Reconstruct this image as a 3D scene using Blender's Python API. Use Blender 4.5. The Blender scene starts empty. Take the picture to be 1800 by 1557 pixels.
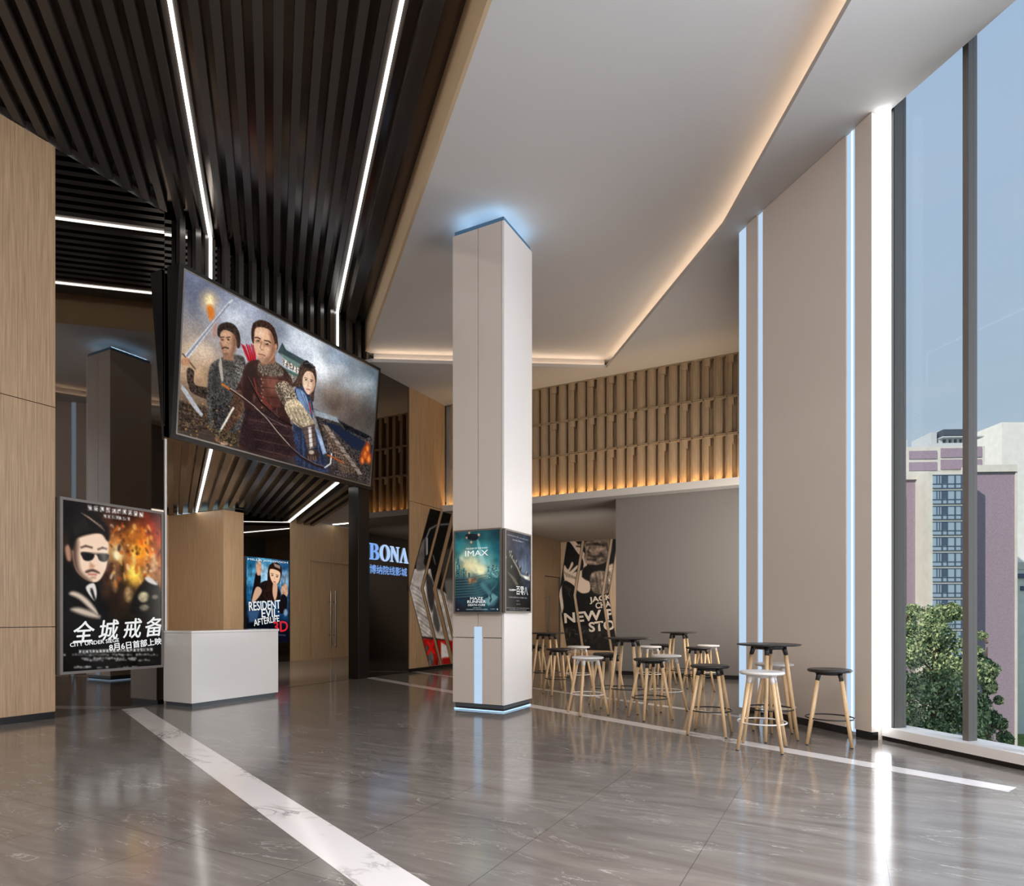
import bpy, bmesh, math, random
import numpy as np
from mathutils import Vector, Matrix, noise as mnoise
random.seed(7); RNG = np.random.default_rng(11)
SC = bpy.context.scene
COL = SC.collection
PH = math.radians(27.7)          # heading of the camera
EYE = 1.3
R2 = math.sqrt(2)

# ------------------------------------------------------------------ helpers
def srgb(r, g, b):
    def f(c):
        c /= 255.0
        return c/12.92 if c <= .04045 else ((c+.055)/1.055)**2.4
    return (f(r), f(g), f(b))

MATS = {}
def nmat(name):
    m = bpy.data.materials.new(name); m.use_nodes = True
    nt = m.node_tree; nt.nodes.clear()
    out = nt.nodes.new('ShaderNodeOutputMaterial')
    MATS[name] = m
    return m, nt, out
def pbr(name, col, rough=.5, metal=0., spec=.5, coat=0.):
    m, nt, out = nmat(name)
    b = nt.nodes.new('ShaderNodeBsdfPrincipled')
    b.inputs['Base Color'].default_value = (*col, 1)
    b.inputs['Roughness'].default_value = rough
    b.inputs['Metallic'].default_value = metal
    b.inputs['Specular IOR Level'].default_value = spec
    b.inputs['Coat Weight'].default_value = coat
    b.inputs['Coat Roughness'].default_value = .08
    nt.links.new(b.outputs[0], out.inputs[0])
    return m, nt, b
def emi(name, col, s):
    m, nt, out = nmat(name)
    e = nt.nodes.new('ShaderNodeEmission')
    e.inputs[0].default_value = (*col, 1); e.inputs[1].default_value = s
    nt.links.new(e.outputs[0], out.inputs[0])
    return m
def N(nt, t, **kw):
    n = nt.nodes.new(t)
    for k, v in kw.items():
        if hasattr(n, k): setattr(n, k, v)
        else: n.inputs[k.replace('_', ' ')].default_value = v
    return n
def ramp(nt, stops, src):
    r = nt.nodes.new('ShaderNodeValToRGB')
    e = r.color_ramp.elements
    e[0].position, e[0].color = stops[0][0], (*stops[0][1], 1)
    e[1].position, e[1].color = stops[1][0], (*stops[1][1], 1)
    for p, c in stops[2:]:
        q = e.new(p); q.color = (*c, 1)
    nt.links.new(src, r.inputs[0])
    return r
def coords(nt, scale, rot=(0, 0, 0)):
    tc = nt.nodes.new('ShaderNodeTexCoord')
    mp = nt.nodes.new('ShaderNodeMapping')
    mp.inputs['Scale'].default_value = scale; mp.inputs['Rotation'].default_value = rot
    nt.links.new(tc.outputs['Object'], mp.inputs[0])
    return mp.outputs[0]

def wood(name, c1, c2, rough=.45, sx=40.):
    m, nt, b = pbr(name, c1, rough)
    v = coords(nt, (sx, sx, .9))
    n1 = N(nt, 'ShaderNodeTexNoise', Scale=1.6, Detail=5., Roughness=.65)
    nt.links.new(v, n1.inputs['Vector'])
    r = ramp(nt, [(.3, c2), (.7, c1)], n1.outputs['Fac'])
    nt.links.new(r.outputs[0], b.inputs['Base Color'])
    return m

wood('oak_veneer', srgb(184, 153, 116), srgb(140, 110, 79))
wood('oak_veneer_deep', srgb(180, 153, 122), srgb(148, 122, 94))
wood('lattice_oak', srgb(186, 160, 127), srgb(154, 130, 100), .6, 30)
wood('beech', srgb(232, 200, 156), srgb(214, 178, 132), .4, 60)
pbr('white_paint', srgb(212, 207, 202), .75, spec=.2)
pbr('ceiling_paint', srgb(194, 190, 186), .85, spec=.15)
pbr('beige_band', srgb(186, 160, 126), .6)
pbr('grey_paint', srgb(128, 124, 120), .7, spec=.25)
pbr('warm_panel', srgb(224, 213, 204), .35, spec=.4)
pbr('column_panel', srgb(210, 200, 190), .22, spec=.45)
pbr('column_white', srgb(236, 232, 228), .3, spec=.4)
pbr('slat_black', srgb(56, 50, 46), .28, spec=.5)
pbr('slat_backing', srgb(92, 80, 72), .16, metal=.6)
pbr('matte_black', srgb(18, 16, 15), .45)
pbr('tv_housing', srgb(14, 12, 12), .35)
pbr('bezel_silver', srgb(150, 146, 142), .3, metal=.7)
pbr('frame_grey', srgb(118, 112, 106), .4, metal=.4)
pbr('dark_glass', srgb(126, 120, 116), .02, metal=1.)
pbr('graphite_metal', srgb(92, 100, 108), .35, metal=.5)
pbr('collar_blue', srgb(84, 128, 164), .45)  # bluish base colour for the column collar
pbr('plastic_black', srgb(42, 40, 39), .35)
pbr('plastic_white', srgb(228, 224, 220), .3)
pbr('gap_dark', srgb(30, 22, 16), .8)
pbr('counter_white', srgb(222, 218, 213), .12, spec=.5)
pbr('steel', srgb(130, 124, 118), .3, metal=.9)
pbr('sill_white', srgb(244, 242, 240), .3)
pbr('trim_light', srgb(214, 208, 202), .35)
pbr('skirting_black', srgb(16, 13, 13), .3)
pbr('mullion_bronze', srgb(120, 115, 110), .42, metal=.55)
pbr('roof_slab', srgb(120, 120, 120), .9)
emi('led_white', srgb(255, 252, 246), 9.)
emi('led_warm', srgb(255, 226, 196), 14.)
emi('led_amber', srgb(255, 206, 136), 52.)
emi('led_blue', srgb(172, 216, 252), 14.)
emi('led_blue_low', srgb(176, 214, 250), 1.5)
emi('led_blue_soft', srgb(190, 215, 240), 1.0)
emi('led_cyan', srgb(205, 240, 255), 1.6)
emi('led_daylight', srgb(246, 250, 255), 5.)
emi('sign_blue', srgb(128, 172, 240), 1.0)
emi('sign_pale', srgb(178, 208, 248), 1.0)

# glass pane: see-through with a faint mirror
m, nt, out = nmat('window_glass')
tr = N(nt, 'ShaderNodeBsdfTransparent'); gl = N(nt, 'ShaderNodeBsdfGlossy'); gl.inputs['Roughness'].default_value = .02
mx = nt.nodes.new('ShaderNodeMixShader'); mx.inputs[0].default_value = .003
nt.links.new(tr.outputs[0], mx.inputs[1]); nt.links.new(gl.outputs[0], mx.inputs[2]); nt.links.new(mx.outputs[0], out.inputs[0])

# polished grey marble floor, tile joints on the world grid
m, nt, b = pbr('floor_marble', srgb(120, 114, 109), .13, spec=.6)
v = coords(nt, (1, 1, 1), (0, 0, math.radians(22)))
n0 = N(nt, 'ShaderNodeTexNoise', Scale=1.4, Detail=7., Roughness=.6, Distortion=1.2)
vs = coords(nt, (.7, 3.2, 1), (0, 0, math.radians(22)))
nt.links.new(vs, n0.inputs['Vector'])
base = ramp(nt, [(.3, srgb(104, 97, 92)), (.72, srgb(134, 127, 121))], n0.outputs['Fac'])
n1 = N(nt, 'ShaderNodeTexNoise', Scale=1.5, Detail=8., Roughness=.6, Distortion=.9)
nt.links.new(vs, n1.inputs['Vector'])
vein = ramp(nt, [(.492, (0, 0, 0)), (.5, (1, 1, 1)), (.508, (0, 0, 0))], n1.outputs['Fac'])
n2 = N(nt, 'ShaderNodeTexNoise', Scale=3., Detail=2.)
nt.links.new(v, n2.inputs['Vector'])
mask = ramp(nt, [(.42, (0, 0, 0)), (.66, (1, 1, 1))], n2.outputs['Fac'])
mu = N(nt, 'ShaderNodeMath', operation='MULTIPLY'); nt.links.new(vein.outputs[0], mu.inputs[0]); nt.links.new(mask.outputs[0], mu.inputs[1])
mu2 = N(nt, 'ShaderNodeMath', operation='MULTIPLY'); nt.links.new(mu.outputs[0], mu2.inputs[0]); mu2.inputs[1].default_value = .8
mixv = nt.nodes.new('ShaderNodeMix'); mixv.data_type = 'RGBA'
nt.links.new(mu2.outputs[0], mixv.inputs[0]); nt.links.new(base.outputs[0], mixv.inputs[6]); mixv.inputs[7].default_value = (*srgb(190, 184, 178), 1)
tc = nt.nodes.new('ShaderNodeTexCoord'); sp = nt.nodes.new('ShaderNodeSeparateXYZ'); nt.links.new(tc.outputs['Object'], sp.inputs[0])
def joint(axis, off, per):
    a = N(nt, 'ShaderNodeMath', operation='SUBTRACT'); nt.links.new(sp.outputs[axis], a.inputs[0]); a.inputs[1].default_value = off - per/2 - 50*per
    c = N(nt, 'ShaderNodeMath', operation='MODULO'); nt.links.new(a.outputs[0], c.inputs[0]); c.inputs[1].default_value = per
    d = N(nt, 'ShaderNodeMath', operation='SUBTRACT'); nt.links.new(c.outputs[0], d.inputs[0]); d.inputs[1].default_value = per/2
    e = N(nt, 'ShaderNodeMath', operation='ABSOLUTE'); nt.links.new(d.outputs[0], e.inputs[0])
    g = N(nt, 'ShaderNodeMath', operation='LESS_THAN'); nt.links.new(e.outputs[0], g.inputs[0]); g.inputs[1].default_value = .0022
    return g
jx, jy = joint(0, -.71, .9), joint(1, 2.36, 1.8)
jm = N(nt, 'ShaderNodeMath', operation='MAXIMUM'); nt.links.new(jx.outputs[0], jm.inputs[0]); nt.links.new(jy.outputs[0], jm.inputs[1])
jm2 = N(nt, 'ShaderNodeMath', operation='MULTIPLY'); nt.links.new(jm.outputs[0], jm2.inputs[0]); jm2.inputs[1].default_value = .65
mixj = nt.nodes.new('ShaderNodeMix'); mixj.data_type = 'RGBA'
nt.links.new(jm2.outputs[0], mixj.inputs[0]); nt.links.new(mixv.outputs[2], mixj.inputs[6]); mixj.inputs[7].default_value = (*srgb(50, 46, 44), 1)
nt.links.new(mixj.outputs[2], b.inputs['Base Color'])

m, nt, b = pbr('white_marble', srgb(225, 220, 217), .13, spec=.5)
vs = coords(nt, (1.2, 2.2, 1))
n1 = N(nt, 'ShaderNodeTexNoise', Scale=1.5, Detail=8., Roughness=.6, Distortion=1.5); nt.links.new(vs, n1.inputs['Vector'])
r = ramp(nt, [(.44, srgb(228, 222, 219)), (.5, srgb(104, 96, 92)), (.52, srgb(222, 217, 214))], n1.outputs['Fac'])
n2 = N(nt, 'ShaderNodeTexNoise', Scale=.8, Detail=2.); nt.links.new(vs, n2.inputs['Vector'])
mk = ramp(nt, [(.5, (0, 0, 0)), (.62, (1, 1, 1))], n2.outputs['Fac'])
mm = nt.nodes.new('ShaderNodeMix'); mm.data_type = 'RGBA'
nt.links.new(mk.outputs[0], mm.inputs[0]); mm.inputs[6].default_value = (*srgb(228, 222, 219), 1); nt.links.new(r.outputs[0], mm.inputs[7])
nt.links.new(mm.outputs[2], b.inputs['Base Color'])

# pictures: colour carried by the mesh
def picmat(name, glow):
    m, nt, out = nmat(name)
    at = nt.nodes.new('ShaderNodeAttribute'); at.attribute_name = 'ink'
    if glow:
        e = nt.nodes.new('ShaderNodeEmission'); e.inputs[1].default_value = glow
        nt.links.new(at.outputs['Color'], e.inputs[0])
        g = nt.nodes.new('ShaderNodeBsdfGlossy'); g.inputs['Roughness'].default_value = .15; g.inputs[0].default_value = (.03, .03, .03, 1)
        a = nt.nodes.new('ShaderNodeAddShader'); nt.links.new(e.outputs[0], a.inputs[0]); nt.links.new(g.outputs[0], a.inputs[1])
        nt.links.new(a.outputs[0], out.inputs[0])
    else:
        b = nt.nodes.new('ShaderNodeBsdfPrincipled'); b.inputs['Roughness'].default_value = .55; b.inputs['Specular IOR Level'].default_value = .15
        nt.links.new(at.outputs['Color'], b.inputs['Base Color']); nt.links.new(b.outputs[0], out.inputs[0])
picmat('lit_picture', 1.0); picmat('printed_picture', 0)
emi('lit_letter_white', srgb(236, 238, 238), 1.); emi('lit_letter_red', srgb(205, 40, 50), 1.)
pbr('print_letter_white', srgb(200, 186, 172), .6); pbr('print_letter_red', srgb(190, 25, 20), .6)

# ---- objects
def tag(o, label=None, cat=None, group=None, kind=None):
    if label: o['label'] = label
    if cat: o['category'] = cat
    if group: o['group'] = group
    if kind: o['kind'] = kind
    return o
def empty(name, loc=(0, 0, 0), rz=0., label=None, cat=None, group=None, kind=None):
    o = bpy.data.objects.new(name, None); COL.objects.link(o)
    o.location = loc; o.rotation_euler = (0, 0, rz); o.empty_display_size = .1
    return tag(o, label, cat, group, kind)
def link(name, bm, mat, parent=None, smooth=False, world=True):
    """bm in world coordinates; re-based to its parent"""
    me = bpy.data.meshes.new(name)
    if not isinstance(mat, (list, tuple)): mat = [mat]
    for q in mat: me.materials.append(MATS[q])
    if parent is not None and world:
        inv = parent.matrix_basis.inverted()
        bm.transform(inv)
    bmesh.ops.recalc_face_normals(bm, faces=bm.faces[:])
    for f in bm.faces: f.smooth = smooth
    bm.to_mesh(me); bm.free()
    o = bpy.data.objects.new(name, me); COL.objects.link(o)
    if parent is not None: o.parent = parent
    return o
def struct(name, bm, mat, parent=None, **k):
    o = link(name, bm, mat, parent, **k)
    if parent is None: o['kind'] = 'structure'
    return o
def box(bm, x0, x1, y0, y1, z0, z1, bev=0., M=None):
    r = bmesh.ops.create_cube(bm, size=1.)
    vs = r['verts']
    for v in vs:
        v.co = Vector((x0 if v.co.x < 0 else x1, y0 if v.co.y < 0 else y1, z0 if v.co.z < 0 else z1))
    if bev > 0:
        es = list({e for v in vs for e in v.link_edges})
        r = bmesh.ops.bevel(bm, geom=es, offset=bev, segments=2, affect='EDGES', profile=.6)
        vs = list({v for f in r['faces'] for v in f.verts} | {v for v in vs if v.is_valid})
    if M is not None:
        bmesh.ops.transform(bm, matrix=M, verts=[v for v in vs if v.is_valid])
    return vs
def prism(bm, pts, z0, z1):
    lo = [bm.verts.new((p[0], p[1], z0)) for p in pts]; hi = [bm.verts.new((p[0], p[1], z1)) for p in pts]
    n = len(pts)
    f1 = bm.faces.new(lo[::-1]); f2 = bm.faces.new(hi)
    for i in range(n): bm.faces.new((lo[i], lo[(i+1) % n], hi[(i+1) % n], hi[i]))
    f1.normal_update(); f2.normal_update()
    if n > 4: bmesh.ops.triangulate(bm, faces=[f1, f2])
def bar(bm, a, b, w, z0, z1):
    """upright bar between two plan points, width w centred"""
    d = Vector((b[0]-a[0], b[1]-a[1])).normalized(); n = Vector((-d.y, d.x))*w/2
    prism(bm, [(a[0]+n.x, a[1]+n.y), (b[0]+n.x, b[1]+n.y), (b[0]-n.x, b[1]-n.y), (a[0]-n.x, a[1]-n.y)], z0, z1)
def tube(bm, pts, rad, seg=10, cap=True):
    rings = []
    pts = [Vector(p) for p in pts]
    if not hasattr(rad, '__len__'): rad = [rad]*len(pts)
    for i, p in enumerate(pts):
        d = (pts[min(i+1, len(pts)-1)] - pts[max(i-1, 0)]).normalized()
        a = d.orthogonal().normalized(); c = d.cross(a)
        rings.append([bm.verts.new(p + (a*math.cos(t)+c*math.sin(t))*rad[i]) for t in [2*math.pi*k/seg for k in range(seg)]])
    for i in range(len(rings)-1):
        # align start index to avoid twist
        A, B = rings[i], rings[i+1]
        best = min(range(seg), key=lambda s: (A[0].co-pts[i]-(B[s].co-pts[i+1])).length)
        rings[i+1] = B = B[best:]+B[:best]
        if (A[1].co-pts[i]-(B[1].co-pts[i+1])).length > (A[1].co-pts[i]-(B[-1].co-pts[i+1])).length:
            rings[i+1] = B = [B[0]]+B[1:][::-1]
        for k in range(seg): bm.faces.new((A[k], A[(k+1) % seg], B[(k+1) % seg], B[k]))
    if cap: bm.faces.new(rings[0]); bm.faces.new(rings[-1][::-1])
def lathe(bm, prof, seg=40, c=(0, 0)):
    rings = []
    for r, z in prof:
        rings.append([bm.verts.new((c[0]+r*math.cos(2*math.pi*k/seg), c[1]+r*math.sin(2*math.pi*k/seg), z)) for k in range(seg)] if r > 1e-5 else [bm.verts.new((c[0], c[1], z))])
    for A, B in zip(rings, rings[1:]):
        for k in range(seg):
            if len(A) == 1: bm.faces.new((A[0], B[k], B[(k+1) % seg]))
            elif len(B) == 1: bm.faces.new((A[k], A[(k+1) % seg], B[0]))
            else: bm.faces.new((A[k], A[(k+1) % seg], B[(k+1) % seg], B[k]))
def ringmesh(bm, R, r, z, seg=40, s2=8):
    vs = [[bm.verts.new(((R+r*math.cos(b))*math.cos(a), (R+r*math.cos(b))*math.sin(a), z+r*math.sin(b))) for b in [2*math.pi*j/s2 for j in range(s2)]] for a in [2*math.pi*i/seg for i in range(seg)]]
    for i in range(seg):
        for j in range(s2):
            bm.faces.new((vs[i][j], vs[(i+1) % seg][j], vs[(i+1) % seg][(j+1) % s2], vs[i][(j+1) % s2]))
def NB(): return bmesh.new()
def one(name, dims, mat, parent=None, bev=0., M=None, fn=link, **k):
    bm = NB(); box(bm, *dims, bev=bev, M=M); return fn(name, bm, mat, parent, **k)
# diagonal frame of the window wall: t runs away along the wall, p is the distance from the camera
def TP(t, p): return ((p-t)/R2, (p+t)/R2)
DM = Matrix(((-1/R2, 1/R2, 0, 0), (1/R2, 1/R2, 0, 0), (0, 0, 1, 0), (0, 0, 0, 1)))   # (t,p,z) -> world
def dbox(name, t0, t1, p0, p1, z0, z1, mat, parent=None, bev=0., fn=link):
    bm = NB(); box(bm, t0, t1, p0, p1, z0, z1, bev=bev, M=DM); return fn(name, bm, mat, parent)

# ------------------------------------------------------------------ lettering
def text_mesh(name, s, size, mat, M, parent, bold=0., align='CENTER', width=None, shear=0., spacing=1., off=0.):
    cu = bpy.data.curves.new(name, 'FONT'); cu.body = s; cu.size = 1.; cu.align_x = align; cu.align_y = 'CENTER'
    cu.offset = off; cu.resolution_u = 3; cu.shear = shear; cu.space_character = spacing
    o = bpy.data.objects.new(name+'_tmp', cu); COL.objects.link(o)
    dg = bpy.context.evaluated_depsgraph_get(); dg.update()
    me = bpy.data.meshes.new_from_object(o.evaluated_get(dg))
    bpy.data.objects.remove(o)
    xs = [v.co.x for v in me.vertices]; ys = [v.co.y for v in me.vertices]
    h = max(ys)-min(ys); w = max(xs)-min(xs); cy = (max(ys)+min(ys))/2; cx = (max(xs)+min(xs))/2 if align == 'CENTER' else min(xs)
    sy = size/h; sx = (width/w) if width else sy
    for v in me.vertices: v.co = Vector(((v.co.x-cx)*sx, (v.co.y-cy)*sy, 0))
    if bold:
        bm = bmesh.new(); b = bold*size*.9
        for dx, dy in ((0, 0), (b, 0), (-b, 0), (0, b*.8), (0, -b*.8)):
            n0 = len(bm.verts); bm.from_mesh(me); bm.verts.ensure_lookup_table()
            for v in bm.verts[n0:]: v.co.x += dx; v.co.y += dy; v.co.z += (abs(dx)+abs(dy)*.5)*.002
        bm.to_mesh(me); bm.free()
    me.transform(M)
    if parent is not None: me.transform(parent.matrix_basis.inverted())
    me.materials.clear(); me.materials.append(MATS[mat]); me.name = name
    r = bpy.data.objects.new(name, me); COL.objects.link(r); r.parent = parent
    return r
def plane_basis(origin, xdir, zdir=(0, 0, 1)):
    x = Vector(xdir).normalized(); y = Vector(zdir).normalized(); n = x.cross(y)
    return Matrix(((x.x, y.x, n.x, origin[0]), (x.y, y.y, n.y, origin[1]), (x.z, y.z, n.z, origin[2]), (0, 0, 0, 1)))

# ------------------------------------------------------------------ painter for the pictures
def homog(src, dst):
    A = []; B = []
    for (x, y), (u, v) in zip(src, dst):
        A.append([x, y, 1, 0, 0, 0, -u*x, -u*y]); B.append(u)
        A.append([0, 0, 0, x, y, 1, -v*x, -v*y]); B.append(v)
    h = np.linalg.solve(np.array(A, float), np.array(B, float))
    return np.append(h, 1).reshape(3, 3)
def vnoise(w, h, cx, cy, oct=4, seed=0, pers=.55):
    r = np.random.default_rng(seed); out = np.zeros((h, w)); amp = 1; tot = 0
    for o in range(oct):
        gx, gy = max(2, int(cx*2**o)+2), max(2, int(cy*2**o)+2)
        g = r.random((gy, gx))
        xs = np.linspace(0, gx-1.001, w); ys = np.linspace(0, gy-1.001, h)
        xi = xs.astype(int); yi = ys.astype(int); fx = xs-xi; fy = ys-yi
        fx = fx*fx*(3-2*fx); fy = fy*fy*(3-2*fy)
        a = g[yi][:, xi]; b = g[yi][:, xi+1]; c = g[yi+1][:, xi]; d = g[yi+1][:, xi+1]
        out += amp*((a*(1-fx)+b*fx)*(1-fy)[:, None]+(c*(1-fx)+d*fx)*fy[:, None]); tot += amp; amp *= pers
    return out/tot
def hexc(c): return np.array(c, float)
class Pic:
    def __init__(s, w, h, quad=None, base=(0, 0, 0)):
        s.w, s.h = w, h
        s.im = np.zeros((h, w, 3)); s.im[:] = hexc(base)
        s.H = homog(quad, [(0, 0), (w, 0), (w, h), (0, h)]) if quad else np.diag([w, h, 1.])
        s.n = vnoise(w, h, 14, 14*h/w, 5, 3); s.f = vnoise(w, h, w/2.2, h/2.2, 1, 5)
    def mp(s, pts):
        P = np.array([[p[0], p[1], 1] for p in pts], float) @ s.H.T
        return P[:, :2]/P[:, 2:3]
    def poly(s, pts, col, soft=1.2, a=1., tex=0., fine=0., smooth=False, close=True):
        P = s.mp(pts)
        if smooth:
            Q = []; n = len(P)
            for i in range(n):
                p0, p1, p2, p3 = P[i-1], P[i], P[(i+1) % n], P[(i+2) % n]
                for t in (0, .25, .5, .75):
                    Q.append(.5*((2*p1)+(-p0+p2)*t+(2*p0-5*p1+4*p2-p3)*t*t+(-p0+3*p1-3*p2+p3)*t**3))
            P = np.array(Q)
        m = soft+1
        x0, y0 = np.maximum(np.floor(P.min(0)-m), 0).astype(int); x1 = int(min(s.w, np.ceil(P[:, 0].max()+m))); y1 = int(min(s.h, np.ceil(P[:, 1].max()+m)))
        if x1 <= x0 or y1 <= y0: return
        X, Y = np.meshgrid(np.arange(x0, x1)+.5, np.arange(y0, y1)+.5)
        ins = np.zeros(X.shape, bool); D = np.full(X.shape, 1e9)
        n = len(P)
        for i in range(n):
            ax, ay = P[i]; bx, by = P[(i+1) % n]
            if ay != by:
                c = ((ay > Y) != (by > Y)) & (X < (bx-ax)*(Y-ay)/(by-ay)+ax); ins ^= c
            L = (bx-ax)**2+(by-ay)**2+1e-9
            t = np.clip(((X-ax)*(bx-ax)+(Y-ay)*(by-ay))/L, 0, 1)
            D = np.minimum(D, (X-ax-t*(bx-ax))**2+(Y-ay-t*(by-ay))**2)
        D = np.sqrt(D); sd = np.where(ins, -D, D)
        al = np.clip(.5-sd/soft, 0, 1)*a
        c = np.broadcast_to(hexc(col), X.shape+(3,)).copy()
        if tex: c = c*(1+tex*(s.n[y0:y1, x0:x1, None]-.5)*2.4)
        if fine: c = c*(1+fine*(s.f[y0:y1, x0:x1, None]-.5)*3)
        R = s.im[y0:y1, x0:x1]; R[:] = R*(1-al[..., None])+np.clip(c, 0, 255)*al[..., None]
    def ell(s, cx, cy, rx, ry, col, rot=0., **k):
        c, d = math.cos(math.radians(rot)), math.sin(math.radians(rot))
        s.poly([(cx+rx*math.cos(t)*c-ry*math.sin(t)*d, cy+rx*math.cos(t)*d+ry*math.sin(t)*c) for t in [2*math.pi*i/22 for i in range(22)]], col, **k)
    def line(s, pts, w, col, **k):
        for (ax, ay), (bx, by) in zip(pts, pts[1:]):
            L = math.hypot(bx-ax, by-ay)+1e-9; nx, ny = -(by-ay)/L*w/2, (bx-ax)/L*w/2
            s.poly([(ax+nx, ay+ny), (bx+nx, by+ny), (bx-nx, by-ny), (ax-nx, ay-ny)], col, **k)
    def field(s, stops):
        """soft colour field from scattered points given as (x, y, radius, colour)"""
        P = s.mp([(a[0], a[1]) for a in stops]); X, Y = np.meshgrid(np.arange(s.w), np.arange(s.h))
        W = np.zeros((s.h, s.w)); C = np.zeros((s.h, s.w, 3))
        for (px, py), st in zip(P, stops):
            wgt = st[2]/(1+((X-px)**2+(Y-py)**2)/(s.w*.09)**2)**2
            W += wgt; C += wgt[..., None]*hexc(st[3])
        s.im[:] = C/W[..., None]
    def clouds(s, amt, cx=5, seed=1):
        s.im *= (1+amt*(vnoise(s.w, s.h, cx, cx*s.h/s.w, 5, seed)[..., None]-.5)*2)
    def grain(s, amt): s.im *= (1+amt*(s.f[..., None]-.5)*2)
    def sample(s, u, v):
        x = np.clip(u*s.w-.5, 0, s.w-1.001); y = np.clip(v*s.h-.5, 0, s.h-1.001)
        xi = x.astype(int); yi = y.astype(int); fx = (x-xi)[..., None]; fy = (y-yi)[..., None]
        return (s.im[yi, xi]*(1-fx)+s.im[yi, xi+1]*fx)*(1-fy)+(s.im[yi+1, xi]*(1-fx)+s.im[yi+1, xi+1]*fx)*fy
def picture(name, pic, P3, parent, mat, n=None, uv=None):
    """grid mesh: P3(u, v arrays) -> (.., 3) positions; colours sampled from pic at uv"""
    nu, nv = n or (pic.w, pic.h)
    U, V = np.meshgrid(np.linspace(0, 1, nu), np.linspace(0, 1, nv))
    co = P3(U, V).reshape(-1, 3)
    cu, cv = uv(U, V) if uv else (U, V)
    c = np.clip(pic.sample(cu, cv), 0, 255)/255.
    c = np.where(c <= .04045, c/12.92, ((c+.055)/1.055)**2.4).reshape(-1, 3)
    if parent is not None:
        inv = np.array(parent.matrix_basis.inverted()); co = co @ inv[:3, :3].T+inv[:3, 3]
    me = bpy.data.meshes.new(name); nvt = nu*nv; nf = (nu-1)*(nv-1)
    me.vertices.add(nvt); me.vertices.foreach_set('co', co.ravel())
    i = (np.arange(nv-1)[:, None]*nu+np.arange(nu-1)[None]).ravel()
    q = np.stack([i, i+nu, i+nu+1, i+1], 1).ravel()
    me.loops.add(nf*4); me.loops.foreach_set('vertex_index', q)
    me.polygons.add(nf); me.polygons.foreach_set('loop_start', np.arange(nf)*4); me.polygons.foreach_set('loop_total', np.full(nf, 4))
    me.update(calc_edges=True); me.validate()
    at = me.color_attributes.new('ink', 'FLOAT_COLOR', 'POINT')
    at.data.foreach_set('color', np.concatenate([c, np.ones((nvt, 1))], 1).ravel())
    me.materials.append(MATS[mat])
    o = bpy.data.objects.new(name, me); COL.objects.link(o); o.parent = parent
    return o
def quadmap(tl, tr, br, bl):
    a, b, c, d = map(np.array, (tl, tr, br, bl))
    return lambda U, V: (a*(1-U)[..., None]+b*U[..., None])*(1-V)[..., None]+(d*(1-U)[..., None]+c*U[..., None])*V[..., None]

# ================================================================== SETTING
XW = -8.9          # plane of the long left wall
ZS, ZC, ZB = 6.55, 6.80, 7.25   # soffit, raised ceiling, slats
bm = NB(); prism(bm, [(-16.2, -5.2), (13.4, -5.2), TP(-7.5, 5.80), TP(7.42, 5.80), (-.9, 9.7), (-.9, 21), (-16.2, 21)], -.2, 0)
struct('floor', bm, 'floor_marble')
# white marble inlays
def inlay(n, a, b, w):
    bm = NB(); bar(bm, a, b, w, 0, .0015); struct('trim_%d' % n, bm, 'white_marble')
inlay(1, (-8.88, 5.44), (7.6, -1.65), .27)
inlay(2, (-8.88, 10.46), (1.10, 5.95), .20)
inlay(3, (-8.88, 12.05), (-1.2, 8.62), .14)
struct('trim_4', (lambda b: (box(b, -8.99, -8.95, 5.96, 10.05, 0, .0015), b)[1])(NB()), 'matte_black')

bandA, bandB = (-8.9, 10.38), (8.32, -5.0)
t1, t2, t3, t4 = (-8.68, 10.32), (-4.51, 12.89), (-1.48, 8.95), (.04, 6.15)
t5 = (6.1, -5.0)
bm = NB()
prism(bm, [t5, TP(-7.55, 5.72), TP(7.45, 5.72), (-.98, 9.75), (-.98, 13.34), (-8.9, 13.34), (-8.9, 10.30), t1, t2, t3, t4], ZS, ZS+.07)
struct('ceiling', bm, 'ceiling_paint')
bm = NB()
prism(bm, [bandB, TP(-7.6, 5.75), TP(7.5, 5.72), (-.95, 9.75), (-.95, 13.5), (-8.9, 13.5), bandA], ZC, ZC+.1)
struct('ceiling', bm, 'ceiling_paint')
def off(a, b, d):
    v = Vector((b[0]-a[0], b[1]-a[1])).normalized(); n = Vector((v.y, -v.x))
    return (a[0]+n.x*d, a[1]+n.y*d), (b[0]+n.x*d, b[1]+n.y*d)
bm = NB(); le = empty('cove_light', (t3[0], t3[1], ZS+.07), label='warm concealed light strip running round the edge of the raised white ceiling', cat='light strip')
lb = NB()
for a, b in ((t1, t2), (t2, t3), (t3, t4), (t4, t5)):
    A, B = off(b, a, .2)
    bar(bm, A, B, .04, ZS+.07, ZC)
    A, B = off(b, a, .15)
    bar(lb, A, B, .02, ZS+.072, ZS+.09)
struct('trim_5', bm, 'ceiling_paint')
link('light_tape', lb, 'led_warm', le)
bm = NB(); bar(bm, off(bandA, bandB, .005)[0], off(bandA, bandB, .005)[1], .04, ZC-.003, 7.5)
struct('trim_6', bm, 'beige_band')

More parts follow.
